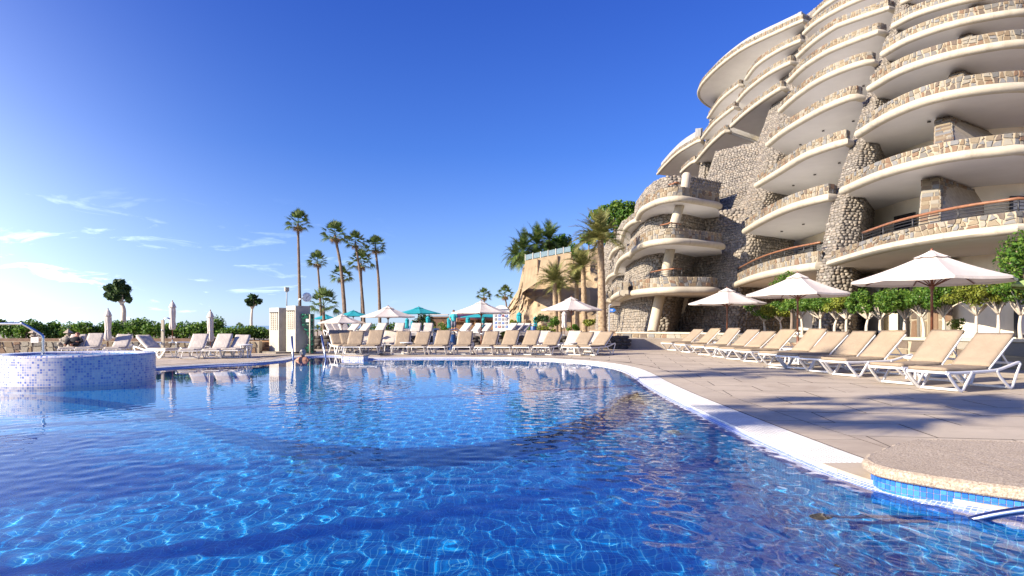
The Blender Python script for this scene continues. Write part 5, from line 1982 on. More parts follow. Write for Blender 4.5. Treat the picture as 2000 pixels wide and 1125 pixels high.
for i, px in enumerate([644, 664, 684, 720, 752, 772, 862]):
    d = 57
    L0 = Vector(((px - 1000) / FOC * d, d, TERR))
    bl = [(Vector((rs.uniform(-.7, .7), rs.uniform(-.3, .3), rs.uniform(.2, .65))), (.4, .4, .25)) for _ in range(5)]
    tree('terrace_shrub', L0, bl, [(0, 0, 0), (0, 0, .2), (0, 0, .4)], M['leaf_hedge'], M['bark'], 420, .11, 'low green shrub at the back of the terrace, %s from the left' % ORD[i], 'shrub', 'shrubs at the back of the terrace', 700 + i, True, .03, .2)

# ------------------------------------------------------------------ cliff with retaining wall
cl = empty('cliff', (8, 86, 0))
tag(cl, kind='structure')
CO = Vector((8, 86, 0))
prof = [(965, 645, 648), (985, 612, 648), (1000, 585, 648), (1012, 566, 648), (1022, 520, 648), (1030, 511, 648), (1060, 503, 648), (1110, 494, 648), (1160, 485, 648), (1200, 478, 648), (1240, 470, 648), (1290, 462, 648)]
nxc, nyc = 70, 34
vs = []
for j in range(nyc + 1):
    t = j / nyc
    for i in range(nxc + 1):
        u = i / nxc * (len(prof) - 1)
        k_ = min(int(u), len(prof) - 2)
        q = u - k_
        px = prof[k_][0] * (1 - q) + prof[k_ + 1][0] * q
        pt = prof[k_][1] * (1 - q) + prof[k_ + 1][1] * q
        py = 650 + (pt - 650) * t
        d = 72 + 9 * t ** .7 + max(0, (px - 1020)) * .008
        d += 1.1 * mnoise.fractal(Vector((px * .02, t * 3.2, 1.3)), .6, 2.1, 5) + .5 * mnoise.noise(Vector((px * .09, t * 13, 4)))
        vs.append(D(px, py, d) - CO)
nv = len(vs)
topb = [vs[nyc * (nxc + 1) + i] + Vector((0, 40, .5)) for i in range(nxc + 1)]
fs = [(j * (nxc + 1) + i, j * (nxc + 1) + i + 1, (j + 1) * (nxc + 1) + i + 1, (j + 1) * (nxc + 1) + i) for j in range(nyc) for i in range(nxc)]
fs += [(nyc * (nxc + 1) + i, nyc * (nxc + 1) + i + 1, nv + i + 1, nv + i) for i in range(nxc)]
MB().add(vs + topb, fs).build('rock_face', M['cliff'], cl, 'auto')
rw = empty('retaining_wall', (4, 75, 0))
tag(rw, 'tan rendered retaining wall high on the cliff', 'wall')
RO = Vector((4, 75, 0))
a, b = D(1026, 509, 75), D(1116, 492, 74)
m = MB()
for pa, pb, na_ in ((a, b, 14),):
    vs = []
    for i in range(na_ + 1):
        p = pa.lerp(pb, i / na_)
        zb_ = EYE + (HOR - (572 - 26 * math.sin(i / na_ * 2.6))) * p.y / FOC
        vs += [p - RO, Vector((p.x - .35, p.y - .9, zb_)) - RO, p - RO + Vector((0, 1.2, 0))]
    for i in range(na_):
        m.add([vs[3 * i + 1], vs[3 * i + 4], vs[3 * i + 3], vs[3 * i]], [(0, 1, 2, 3)])
        m.add([vs[3 * i], vs[3 * i + 3], vs[3 * i + 5], vs[3 * i + 2]], [(0, 1, 2, 3)])
m.add([vs[0], vs[2], Vector((vs[1].x, vs[1].y + 6, vs[1].z)), vs[1]], [(0, 1, 2, 3)])
m.build('face', M['retaining'], rw)
for i in (2, 5):
    p = a.lerp(b, i / 7)
    MB().box(p - RO + Vector((-.1, -.42, -1.3)), (.12, .2, 2.4), Matrix.Rotation(-.17, 3, 'X')).build('drain_groove', M['soil'], rw)
gr = empty('glass_railing', a)
tag(gr, 'glass railing with pale posts along the top of the cliff', 'railing')
for i in range(6):
    p, q = a.lerp(b, i / 6) - a, a.lerp(b, (i + 1) / 6) - a
    p, q = p + Vector((0, .3, 0)), q + Vector((0, .3, 0))
    MB().tube([p, p + Vector((0, 0, .78))], .04, 6).build('post', M['paint_white'], gr)
    MB().add([p + Vector((.08, 0, .1)), q + Vector((-.08, 0, .1)), q + Vector((-.08, 0, .7)), p + Vector((.08, 0, .7)), p + Vector((.08, .03, .1)), q + Vector((-.08, .03, .1)), q + Vector((-.08, .03, .7)), p + Vector((.08, .03, .7))],
             [(0, 1, 2, 3), (7, 6, 5, 4), (3, 2, 6, 7), (0, 4, 5, 1)]).build('glass_panel', M['rail_glass'], gr)
CP = 'drooping palms on the cliff top'
for i, (px, py, rch, txt) in enumerate([(1022, 490, 44, 'leftmost drooping palm on the cliff top'), (1048, 478, 46, 'second drooping palm on the cliff top'), (1072, 470, 42, 'tall drooping palm on the cliff top near the leafy tree'), (1006, 500, 30, 'small drooping palm hanging over the cliff edge')]):
    d = 80 + i
    date_palm(px, py, px + 2, d, rch, txt, 22, 800 + i, D(px, 508, d).z - .5, .16, 'drooping_palm', 'leaf_palm', -60, CP, 0)
d = 84
L0 = D(1090, 500, d)
bl = [(D(px, py, d + k_) - L0, (1.0, 1.0, .8)) for px, py, k_ in ((1080, 478, 0), (1092, 470, .5), (1102, 480, 0), (1086, 488, -.5), (1104, 470, 0), (1096, 486, .5))]
tree('leafy_tree', L0, bl, [(0, 0, 0), (.1, 0, .6), (0, 0, 1.2)], M['leaf_hedge'], M['bark'], 1500, .28, 'bright leafy tree on the cliff top behind the glass railing', 'tree', None, 810, True, .15, .3)
d = 82
L0 = D(1200, 470, d)
bl = [(D(px, py, d + k_) - L0, (rx, rx, rx * .7)) for px, py, k_, rx in ((1165, 420, 0, 1.0), (1185, 412, .5, 1.2), (1205, 402, -.4, 1.1), (1228, 404, 0, 1.1), (1246, 410, 0, 1.0), (1200, 424, .5, 1.3), (1222, 420, -.5, 1.3), (1178, 436, 0, 1.0), (1240, 425, 0, 1.2), (1260, 418, 0, 1.0), (1205, 440, 0, 1.0))]
tree('leafy_tree', L0, bl, [(0, 0, 0), (.1, 0, 1.2), (0, 0, 2.2)], M['leaf_hedge'], M['bark'], 4200, .26, 'large dark leafy tree behind the hotel and the big date palm', 'tree', None, 811, True, .25, .25)
for i, (px, py) in enumerate([(1150, 462), (1190, 466), (1120, 488)]):
    d = 78
    L0 = D(px, py + 22, d)
    bl = [(D(px + dx, py + dy, d) - L0, (.7, .7, .6)) for dx, dy in ((-8, 4), (0, -4), (8, 3), (2, 8))]
    tree('garden_shrub', L0, bl, [(0, 0, -.3), (0, 0, .3), (0, 0, .6)], M['leaf_hedge'], M['bark'], 700, .2, ['shrub on the cliff edge behind the big date palm', 'shrub on the cliff edge nearest the hotel', 'shrub on the cliff edge left of the date palms'][i], 'shrub', None, 820 + i, True, .08, .2)
# trees and palms standing left of the view: they throw the shade on the pool and deck
for i, (x, y, h_, sc) in enumerate([(-13.0, -2.2, 4.2, 1.0), (-14.2, .6, 4.8, 1.15), (-14.4, 3.2, 4.4, 1.0)]):
    rs = random.Random(900 + i)
    bl = [(Vector((rs.uniform(-.9, .9) * sc, rs.uniform(-1.2, 1.2) * sc, h_ * rs.uniform(.55, .95))), (rs.uniform(.6, .95) * sc, rs.uniform(.6, .95) * sc, .6 * sc)) for _ in range(11)]
    tree('shade_tree', (x, y, -.02), bl, [(0, 0, 0), (.1, 0, h_ * .25), (0, .1, h_ * .5)], M['leaf_dark'], M['bark'], 2600, .17, ['leafy shade tree by the near left pool corner', 'largest leafy shade tree left of the pool', 'leafy shade tree left of the pool nearest the whirlpool'][i], 'tree', None, 910 + i, True, .13, .2)
date_palm(0, 0, 0, 30, 0, 'date palm standing left of the pool outside the view', 24, 930, lo=-20, wind=0, base=Vector((-13.6, 3.4, -.02)), top=Vector((-13.4, 3.4, 8.3))) if False else None
fan_palm(0, 0, 0, 30, 0, 'tall fan palm left of the pool outside the view', None, loc=(-11.0, .5, -.02), height=8.4, fr=1.5, seed=931, n=26)
fan_palm(0, 0, 0, 30, 0, 'tall fan palm left of the whirlpool outside the view', None, loc=(-14.0, 4.9, -.02), height=10.6, fr=1.5, seed=932, n=26, r0=.22)

# ------------------------------------------------------------------ concrete shower block with clock and lamp
tw = empty('shower_block', (-8.6, 24.6, 0))
tag(tw, 'pale concrete shower block of two tall boxes with slotted grilles', 'shower block')
TO = Vector((-8.6, 24.6, 0))
ux, uy = Vector((-math.cos(math.radians(40)), math.sin(math.radians(40)), 0)), Vector((math.sin(math.radians(40)), math.cos(math.radians(40)), 0))
for fc, w, dp, h_ in ((Vector((-8.12, 24.0, 0)), .64, .62, 1.80), (Vector((-8.97, 24.62, 0)), .70, .66, 1.74)):
    c = fc - TO
    q = [c, c + uy * dp, c + uy * dp + ux * w, c + ux * w]
    m = MB()
    bev = .012
    m.prism([(p.x, p.y) for p in q], .06, h_ * .48)
    m.prism([(p.x, p.y) for p in q], h_ * .48 + .012, h_)
    m.prism([((p.x - c.x) * .985 + c.x, (p.y - c.y) * .985 + c.y + .004) for p in q], h_ * .48, h_ * .48 + .012)
    bx_ = m.build('concrete_box', M['tower_concrete'], tw)
    # grille of three slotted columns in the face towards the pool
    o0 = c + ux * (w * .16) + Vector((0, 0, h_ * .52))
    nrm = -uy
    rec = MB()
    gw, gh = w * .66, h_ * .36
    rec.add([o0 + nrm * .004, o0 + ux * gw + nrm * .004, o0 + ux * gw + Vector((0, 0, gh)) + nrm * .004, o0 + Vector((0, 0, gh)) + nrm * .004], [(3, 2, 1, 0)])
    rec.build('grille_recess', M['dark_metal'], bx_)
    for k_ in range(4):
        p = o0 + ux * (gw * k_ / 3)
        MB().box(p + Vector((0, 0, gh / 2)) + nrm * .012, (.05, .03, gh + .04), Matrix.Rotation(math.radians(-40), 3, 'Z')).build('grille_post', M['tower_concrete'], bx_)
    for k_ in range(3):
        for r_ in range(9):
            p = o0 + ux * (gw * (k_ + .5) / 3) + Vector((0, 0, gh * (r_ + .5) / 9)) + nrm * .012
            MB().box(p, (gw / 3 * .7, .03, gh / 9 * .62), Matrix.Rotation(math.radians(-40), 3, 'Z') @ Matrix.Rotation(.5, 3, 'X')).build('slat', M['tower_concrete'], bx_)
    MB().box(o0 + ux * gw / 2 + Vector((0, 0, gh + .03)) + nrm * .02, (gw + .08, .05, .03), Matrix.Rotation(math.radians(-40), 3, 'Z')).build('grille_lintel', M['dark_metal'], bx_)
m = MB()
m.prism([(-1.1, .1), (-.2, -.75), (.9, .15), (.8, .9), (-.8, .9)], -.02, .06)
m.build('plinth', M['mortar'], tw)
pn = empty('mosaic_panel', (-7.7, 24.1, 0))
tag(pn, 'wavy green glass mosaic panel beside the concrete block', 'mosaic panel')
d = 24.1
left = [(588, 613), (588.5, 624), (591, 636), (596, 646), (601, 655), (602.5, 664), (600, 674), (595, 682), (590, 689)]
lp_ = cat_rom([D(a, b, d) for a, b in left], 4)
rt = [D(612, 689, d), D(612, 613, d)]
poly = [p - Vector((-7.7, 24.1, 0)) for p in lp_ + rt]
n = len(poly)
MB().add([p for p in poly] + [p + Vector((0, .14, 0)) for p in poly], [tuple(range(n)), tuple(range(2 * n - 1, n - 1, -1))] + [(i, n + i, n + (i + 1) % n, (i + 1) % n) for i in range(n)]).build('panel', M['green_mosaic'], pn)
MB().tube([D(605.5, 690, d - .06) - Vector((-7.7, 24.1, 0)), D(605.5, 614, d - .06) - Vector((-7.7, 24.1, 0))], .03, 10).build('shower_pipe', M['cream'], pn, True)
MB().box(D(600.5, 626, d - .03) - Vector((-7.7, 24.1, 0)), (.11, .03, .12)).build('notice_plate', M['paint_white'], pn)
ck = empty('clock', D(590, 598, 24.5))
tag(ck, 'round white pool clock on a bent bracket above the concrete block', 'clock')
c0 = D(590, 598, 24.5)
cc = D(599, 580.5, 24.4) - c0
MB().tube([Vector((-.14, 0, -.02)), Vector((-.14, 0, .22)), Vector((-.10, 0, .27)), cc + Vector((-.12, .02, -.04))], .018, 8).build('bracket', M['chrome'], ck, True)
rotc = Matrix.Rotation(math.radians(25), 4, 'Z') @ Matrix.Rotation(PI / 2, 4, 'X')
m = MB().lathe([(0, -.05), (.165, -.05), (.175, -.03), (.175, .03), (.165, .05), (.15, .052)], 32)
m.v = [tuple(rotc @ Vector(p) + cc) for p in m.v]
m.build('case', M['chrome'], ck, 'auto')
m = MB().lathe([(0, .054), (.15, .054), (.15, .056), (0, .056)], 32)
m.v = [tuple(rotc @ Vector(p) + cc) for p in m.v]
m.build('dial', M['paint_white'], ck)
for ang, ln_, w in ((50, .10, .010), (200, .07, .013)):
    a = math.radians(ang)
    m = MB().box((ln_ / 2 * math.sin(a), ln_ / 2 * math.cos(a), .060), (w, ln_, .004), Matrix.Rotation(-a, 3, 'Z'))
    m.v = [tuple(rotc @ Vector(p) + cc) for p in m.v]
    m.build('hand', M['black_rubber'], ck)
for k_ in range(12):
    a = k_ * PI / 6
    m = MB().box((.13 * math.sin(a), .13 * math.cos(a), .058), (.008, .022, .003), Matrix.Rotation(-a, 3, 'Z'))
    m.v = [tuple(rotc @ Vector(p) + cc) for p in m.v]
    m.build('hour_mark', M['black_rubber'], ck)
lmp = empty('lamp_post', D(560, 599, 24.9))
tag(lmp, 'thin lamp post with a square head on the concrete block', 'lamp')
MB().tube([(0, 0, -.05), (0, 0, .60)], .022, 8).build('pole', M['grey_plastic'], lmp, True)
MB().box((0, 0, .68), (.15, .15, .15), Matrix.Rotation(.6, 3, 'Z')).build('head', M['cream'], lmp)
MB().lathe([(.04, .57), (.08, .605), (0, .606)], 12).build('collar', M['grey_plastic'], lmp)
# hand rails of the pool entry
for (xa, ya, xb, yb, d0, txt) in ((570, 657, 573, 706, 20.2, 'straight blue pool entry pole left of the swimmer'), (628, 655, 637, 704, 20.9, 'leaning blue pool entry pole right of the swimmer')):
    a = D(xa, ya, d0)
    b = D(xb, yb, d0 - .1)
    r_ = empty('entry_rail', b)
    tag(r_, txt, 'hand rail', 'pool entry poles')
    MB().tube([Vector((0, 0, -.4)), Vector((0, 0, 0)), a - b], .032, 10).build('tube', M['blue_steel'], r_, True)
    MB().lathe([(0, 0), (.034, 0), (.02, .02), (0, .025)], 10).build('end_cap', M['chrome'], r_, True, a - b)
sb = empty('tiled_kerb', (-5.1, 20.9, 0))
tag(sb, 'pale blue tiled kerb block at the pool entry', 'kerb')
mm = MB().prism([(-.45, -.1), (.35, -.45), (.45, -.2), (-.2, .25)], -.6, .07)
for i in range(len(mm.v)): mm.uv[i] = (mm.v[i][0] + mm.v[i][1], mm.v[i][2])
mm.build('block', M['spa_tile'], sb)
MB().prism([(-.48, -.12), (.36, -.49), (.49, -.2), (-.2, .29)], .07, .10).build('cap', M['granite'], sb)
# outdoor shower post and rails at the left
sh = empty('shower_post', D(318, 699, 21.5))
tag(sh, 'slim pale outdoor shower post beside the lounger row at the left', 'shower')
s0 = D(318, 699, 21.5)
top = D(318, 625, 21.5) - s0
MB().box(Vector((0, 0, top.z / 2)), (.085, .07, top.z)).build('column', M['cream'], sh)
MB().tube([top + Vector((0, 0, -.03)), top + Vector((.03, -.02, .03)), top + Vector((.15, -.04, .07)), top + Vector((.24, -.05, .06))], .016, 8).build('arm', M['chrome'], sh, True)
MB().lathe([(.015, 0), (.05, -.03), (.05, -.04), (0, -.04)], 14).build('shower_head', M['chrome'], sh, True, top + Vector((.24, -.05, .06)))
MB().lathe([(0, 0), (.02, 0), (.02, .04), (0, .04)], 10).build('tap', M['chrome'], sh, True, Vector((0, -.06, .9)))
for i, (x0, x1) in enumerate(((291, 314), (344, 371))):
    b = D(x0, 695, 21.9)
    e = D(x1, 695, 21.9) - b
    r_ = empty('foot_rail', b)
    tag(r_, ['low chrome hoop rail left of the slim shower post', 'low chrome hoop rail right of the slim shower post'][i], 'hand rail', 'low hoop rails')
    MB().tube(cat_rom([Vector((0, 0, -.03)), Vector((0, 0, .4)), Vector((.03, 0, .46)), Vector((e.x - .03, 0, .46)), Vector((e.x, 0, .4)), Vector((e.x, 0, -.03))], 4), .02, 8).build('hoop', M['chrome'], r_, True)
    MB().tube([Vector((0, 0, .26)), Vector((e.x, 0, .26))], .014, 6).build('middle_bar', M['chrome'], r_, True)
# stone lanterns and sign by the hedge
for i, (px, d) in enumerate(((62, 25.2), (130, 25.2))):
    b = Vector(((px - 1000) / FOC * d, d - .3, .0))
    r_ = empty('stone_lantern', b + Vector((0, .4, .40)))
    tag(r_, ['small stone lantern on the wall above the white sign', 'small stone lantern at the end of the hedge'][i], 'lantern', 'small stone lanterns')
    MB().lathe([(.12, 0), (.13, .05), (.07, .08), (.07, .20), (.13, .22), (.13, .26)], 8).build('pillar', M['granite'], r_)
    MB().lathe([(.09, .26), (.09, .36), (.0, .36)], 6).build('light_box', M['cream'], r_)
    MB().lathe([(.20, .36), (.16, .40), (.06, .47), (.02, .52), (0, .53)], 6).build('roof', M['granite'], r_)
sg = empty('notice_sign', D(68, 664, 24.2))
tag(sg, 'small white rectangular notice on the stone wall at the left', 'sign')
MB().box((0, 0, 0), (.29, .03, .20)).build('plate', M['paint_white'], sg)
for i in range(4):
    MB().box((0, -.017, .06 - i * .04), (.2 - .03 * (i % 2), .002, .012)).build('text_line', M['print_grey'], sg)
bo = empty('rubble_post', D(136, 668, 23.9))
tag(bo, 'stubby rubble stone pillar at the start of the hedge wall', 'pillar')
V, Fc, base = [], [], 0
rs = random.Random(3)
for k_ in range(70):
    A = np.diag([rs.uniform(.07, .12), rs.uniform(.07, .11), rs.uniform(.05, .085)])
    V.append(SMv[rs.randrange(10)][1] @ A + np.array([rs.uniform(-.28, .28), rs.uniform(-.16, .16), rs.uniform(-.3, .18)]))
    Fc.append(ICO[1] + base); base += len(ICO[0])
tag(np_mesh('stones', np.concatenate(V), np.concatenate(Fc), M['pebble_i'], bo), kind='stuff')

# ------------------------------------------------------------------ icon board, signs, bins
ib = empty('icon_board', Vector(((979 - 1000) / FOC * 29.6, 29.6, TERR)))
tag(ib, 'arched white board with rows of small pool rule icons', 'sign')
wB, hB = .76, 1.18
arc = [(-wB / 2, 0), (wB / 2, 0), (wB / 2, hB)] + [(wB / 2 * math.cos(a), hB + .36 * math.sin(a)) for a in np.linspace(0, PI, 14)[1:-1]] + [(-wB / 2, hB)]
n = len(arc)
MB().add([(x, -.03, z) for x, z in arc] + [(x, .03, z) for x, z in arc], [tuple(range(n)), tuple(range(2 * n - 1, n - 1, -1))] + [(i, n + i, n + (i + 1) % n, (i + 1) % n) for i in range(n)]).build('board', M['paint_white'], ib)
fr = [Vector((x, -.03, z)) for x, z in arc]
MB().tube(fr + [fr[0]], .022, 6).build('frame', M['grey_plastic'], ib)
MB().lathe([(0, 0), (.07, 0), (.07, .01), (0, .01)], 16).build('emblem', M['wood_light'], ib)
bpy.context.view_layer.update()
em = ib.children[-1]
em.location = (0, -.032, hB + .17)
em.rotation_euler = (PI / 2, 0, 0)
for r_ in range(4):
    for c_ in range(4):
        q = ((c_ - 1.5) * .165, -.034, hB - .12 - r_ * .17)
        k_ = (r_ * 4 + c_) % 7
        mt = M['paint_red'] if (r_, c_) in ((3, 1), (0, 2)) else (M['paint_blue'] if k_ % 2 else M['print_grey'])
        m = MB()
        m.box((0, 0, 0), (.105, .004, .105))
        ico_ = m.build('icon', mt, ib, False, q)
        m = MB()
        if k_ % 3 == 0:
            m.box((0, -.004, .005), (.03, .003, .06)); m.box((0, -.004, .043), (.022, .003, .02))
        elif k_ % 3 == 1:
            m.box((0, -.004, 0), (.075, .003, .02), Matrix.Rotation(.7, 3, 'Y')); m.box((.012, -.004, -.02), (.05, .003, .015))
        else:
            m.box((-.015, -.004, 0), (.02, .003, .07)); m.box((.02, -.004, -.01), (.02, .003, .045))
        m.build('pictogram', M['paint_white'], ico_)
for i in range(5):
    MB().box((0, -.033, .34 - i * .06), (.56 - .06 * (i % 2), .003, .018)).build('text_line', M['print_grey'], ib)
asg = empty('arrow_sign', Vector(((1190 - 1000) / FOC * 33, 33, BEDZ - .2)))
tag(asg, 'blue arrow sign on a bent grey post beside the date palm', 'sign')
MB().tube(cat_rom([(0, 0, 0), (0, 0, 1.2), (0, 0, 1.62), (.04, 0, 1.70), (.12, 0, 1.73)], 4), .03, 8).build('post', M['grey_plastic'], asg, True)
ar = [(-.10, -.10), (.10, -.10), (.21, 0), (.10, .10), (-.10, .10)]
z0 = EYE + (HOR - 606) * 33 / FOC - BEDZ + .2
MB().add([(x + .13, -.04, z + z0) for x, z in ar] + [(x + .13, -.02, z + z0) for x, z in ar], [(0, 1, 2, 3, 4), (9, 8, 7, 6, 5)] + [(i, 5 + i, 5 + (i + 1) % 5, (i + 1) % 5) for i in range(5)]).build('arrow_plate', M['paint_blue'], asg)
MB().box((.12, -.043, z0 + .02), (.15, .004, .03)).build('lettering', M['paint_white'], asg)
MB().box((.12, -.043, z0 - .03), (.11, .004, .02)).build('lettering', M['paint_white'], asg)


def bin_(px, ytop, d, w, mat, label, z=0.0, hood=True):
    b = Vector(((px - 1000) / FOC * d, d, z))
    h_ = EYE + (HOR - ytop) * d / FOC - z
    t = empty('waste_bin', b)
    tag(t, label, 'waste bin')
    W2 = w * d / FOC / 2
    MB().lathe([(W2 * .92, 0), (W2, .05), (W2, h_ * .78), (W2 * .95, h_ * .80)], 20).build('body', M[mat], t, 'auto')
    if hood:
        MB().lathe([(W2 * .75, h_ * .90), (W2 * .7, h_ * .96), (0, h_)], 20).build('hood', M['grey_plastic'], t, True)
        for s_ in (-1, 1): MB().box((s_ * W2 * .7, 0, h_ * .86), (.04, .05, h_ * .16)).build('bracket', M['dark_metal'], t)
    else:
        MB().lathe([(W2, h_ * .78), (W2 * 1.02, h_ * .9), (W2 * .8, h_), (0, h_)], 20).build('hood', M[mat], t, True)
        MB().box((0, -W2 * .9, h_ * .88), (W2, .06, .08)).build('slot', M['dark_metal'], t)


bin_(852, 641, 27.6, 13, 'grey_plastic', 'rounded grey waste bin behind the far loungers', 0, False)
bin_(883, 646, 27.4, 15, 'bin_blue', 'blue waste bin with a grey hood behind the far loungers', 0)
bin_(1042, 632, 34, 12, 'bin_blue', 'blue waste bin on the terrace before the cliff shrubs', TERR)
hr_ = empty('terrace_rail', (-3.0, 28.3, 0))
tag(hr_, 'bent chrome stair rail around the blue bin at the terrace', 'hand rail')
MB().tube(cat_rom([D(858, 668, 28.3), D(858, 652, 28.3), D(863, 648, 28.3), D(888, 643, 28.3), D(893, 643, 28.3), D(903, 651, 28.3)], 4), .025, 8).build('tube', M['chrome'], hr_, True)
hr_.children[0].location = (3.0, -28.3, 0)

# ------------------------------------------------------------------ beach bar behind the terrace
bb = empty('beach_bar', (-6.6, 66, TERR))
tag(bb, 'low beach bar with brown sloping roof and timber posts', 'bar')
BO = Vector((-6.6, 66, TERR))
k_ = 66 / FOC
xl, xr = (826 - 1000) * k_, (990 - 1000) * k_
zr = EYE + (HOR - 618) * k_
MB().add([p - BO for p in (Vector(((885 - 1000) * k_, 65, zr - .25)), Vector((xr, 65, zr - .15)), Vector((xr, 70, zr + .55)), Vector(((885 - 1000) * k_, 70, zr + .35)), Vector(((885 - 1000) * k_, 65, zr - .40)), Vector((xr, 65, zr - .32)), Vector((xr, 70, zr + .4)), Vector(((885 - 1000) * k_, 70, zr + .2)))],
         [(0, 1, 2, 3), (7, 6, 5, 4), (0, 4, 5, 1), (0, 3, 7, 4), (1, 5, 6, 2)]).build('roof', M['wood_red'], bb)
MB().box(Vector((xl + 1.6, 66.5, zr - .22)) - BO, (3.4, 2.4, .12)).build('pergola_roof', M['wood_brown'], bb)
for i in range(9):
    x = xl + (xr - xl) * i / 8
    MB().box(Vector((x, 65.3, (zr - .35 + TERR) / 2)) - BO, (.14, .14, zr - .35 - TERR)).build('post', M['wood_light'], bb)
MB().box(Vector(((xl + xr) / 2, 69.5, 1.2)) - BO, (xr - xl, .15, 1.7)).build('back_wall', M['wood_brown'], bb)
MB().box(Vector(((xl + xr) / 2 + .5, 67.6, .95)) - BO, ((xr - xl) * .6, .6, 1.0)).build('counter', M['wood_light'], bb)
for i, (px, mt) in enumerate(((905, 'paint_red'), (925, 'fabric_tan'), (958, 'wood_light'), (972, 'paint_white'))):
    MB().box(Vector(((px - 1000) * k_, 67.2, 1.7)) - BO, (.8, .1, .35)).build('menu_panel', M[mt], bb)
MB().prism([(-.9, -.8), (.9, -.8), (.9, .8), (-.9, .8)], 0, .08).build('awning', M['canvas'], bb, False, Vector(((862 - 1000) * k_, 64.5, zr + .1)) - BO)
pf = empty('picket_fence', (-5.5, 58, TERR))
tag(pf, 'low pale timber picket fence in front of the beach bar', 'fence')
k5 = 58 / FOC
for i in range(60):
    x = (868 + i * 2.35 - 1000) * k5
    MB().add([(x + 5.5 - .035, 0, 0), (x + 5.5 + .035, 0, 0), (x + 5.5 + .035, 0, .62), (x + 5.5, 0, .70), (x + 5.5 - .035, 0, .62), (x + 5.5 - .035, .03, 0), (x + 5.5 + .035, .03, 0), (x + 5.5 + .035, .03, .62), (x + 5.5, .03, .70), (x + 5.5 - .035, .03, .62)],
             [(0, 1, 2, 3, 4), (9, 8, 7, 6, 5), (1, 6, 7, 2), (5, 0, 4, 9), (2, 7, 8, 3), (4, 3, 8, 9)]).build('picket', M['wood_light'], pf)
for z in (.18, .48):
    MB().box(((868 + 70 - 1000) * k5 + 5.5, .045, z), (141 * k5, .03, .05)).build('fence_rail', M['wood_light'], pf)


# ------------------------------------------------------------------ people
def skin_body(name, verts, edges, radii, mat, parent, root=0, sub=2):
    me = bpy.data.meshes.new(name)
    me.from_pydata([tuple(v) for v in verts], edges, [])
    o = bpy.data.objects.new(name, me)
    COL.objects.link(o)
    o.parent = parent
    o.modifiers.new('skin', 'SKIN')
    o.modifiers['skin'].use_smooth_shade = True
    if not me.skin_vertices:
        bpy.context.view_layer.objects.active = o
    sv = me.skin_vertices[0].data if me.skin_vertices else None
    if sv is None:
        o.select_set(True)
        bpy.ops.mesh.customdata_skin_add()
        sv = me.skin_vertices[0].data
        o.select_set(False)
    for i, r_ in enumerate(radii):
        sv[i].radius = r_ if isinstance(r_, tuple) else (r_, r_)
        sv[i].use_root = i == root
    ss = o.modifiers.new('sub', 'SUBSURF')
    ss.levels = ss.render_levels = sub
    me.materials.append(mat)
    return o


def hair_cap(parent, c, r, mat, name='hair', stretch=(1, 1, 1)):
    m = MB()
    n1, n2 = 10, 16
    vs, fs = [], []
    for i in range(n1 + 1):
        th = i / n1 * PI * .98
        for j in range(n2):
            a = 2 * PI * j / n2
            q = Vector((math.sin(th) * math.cos(a) * stretch[0], math.sin(th) * math.sin(a) * stretch[1], math.cos(th) * stretch[2]))
            q = q * r * (1 + .07 * mnoise.noise(q * 4))
            vs.append(q + Vector(c))
    for i in range(n1):
        for j in range(n2):
            fs.append((i * n2 + j, (i + 1) * n2 + j, (i + 1) * n2 + (j + 1) % n2, i * n2 + (j + 1) % n2))
    m.add(vs, fs)
    return m.build(name, mat, parent, True)


# swimmer seen from behind, shoulders above the water
sw = empty('person', ((591 - 1000) / FOC * 20.3, 20.3, WATER_Z))
tag(sw, 'grey haired person in a dark swimsuit sitting in the water with back turned', 'person')
V = [(0, 0, -.55), (0, 0, -.30), (0, .0, -.08), (0, .0, .03), (.0, .02, .10), (0, .03, .155), (0, .04, .24), (0, .04, .30),
     (.12, 0, .03), (.20, .0, -.02), (.25, .03, -.25), (.22, .22, -.34), (-.12, 0, .03), (-.20, .0, -.02), (-.25, .03, -.25), (-.22, .22, -.34), (.22, .30, -.35), (-.22, .30, -.35), (.1, .1, -.6), (.12, .5, -.58), (-.1, .1, -.6), (-.12, .5, -.58)]
E_ = [(0, 1), (1, 2), (2, 3), (3, 4), (4, 5), (5, 6), (6, 7), (3, 8), (8, 9), (9, 10), (10, 11), (3, 12), (12, 13), (13, 14), (14, 15), (11, 16), (15, 17), (0, 18), (18, 19), (0, 20), (20, 21)]
Rr = [(.17, .13), (.15, .11), (.17, .11), (.13, .09), (.06, .06), (.06, .065), (.085, .095), (.06, .07), .075, .07, .05, .038, .075, .07, .05, .038, .03, .03, .09, .07, .09, .07]
skin_body('body', V, E_, Rr, M['skin'], sw)
hair_cap(sw, (0, .035, .245), .105, M['hair_grey'], stretch=(.92, 1.0, 1.05))
hair_cap(sw, (0, -.07, .30), .045, M['hair_grey'], 'hair_bun')
for s_ in (-1, 1):
    MB().tube([(s_ * .07, -.085, -.12), (s_ * .085, -.085, -.02), (s_ * .09, -.04, .085), (s_ * .08, .06, .06)], .014, 6).build('swimsuit_strap', M['swimsuit'], sw, True)
MB().lathe([(.168, -.5), (.162, -.3), (.178, -.12), (.17, -.10)], 24, wob=lambda a, z: 1 - .28 * abs(math.sin(a))).build('swimsuit', M['swimsuit'], sw, True)
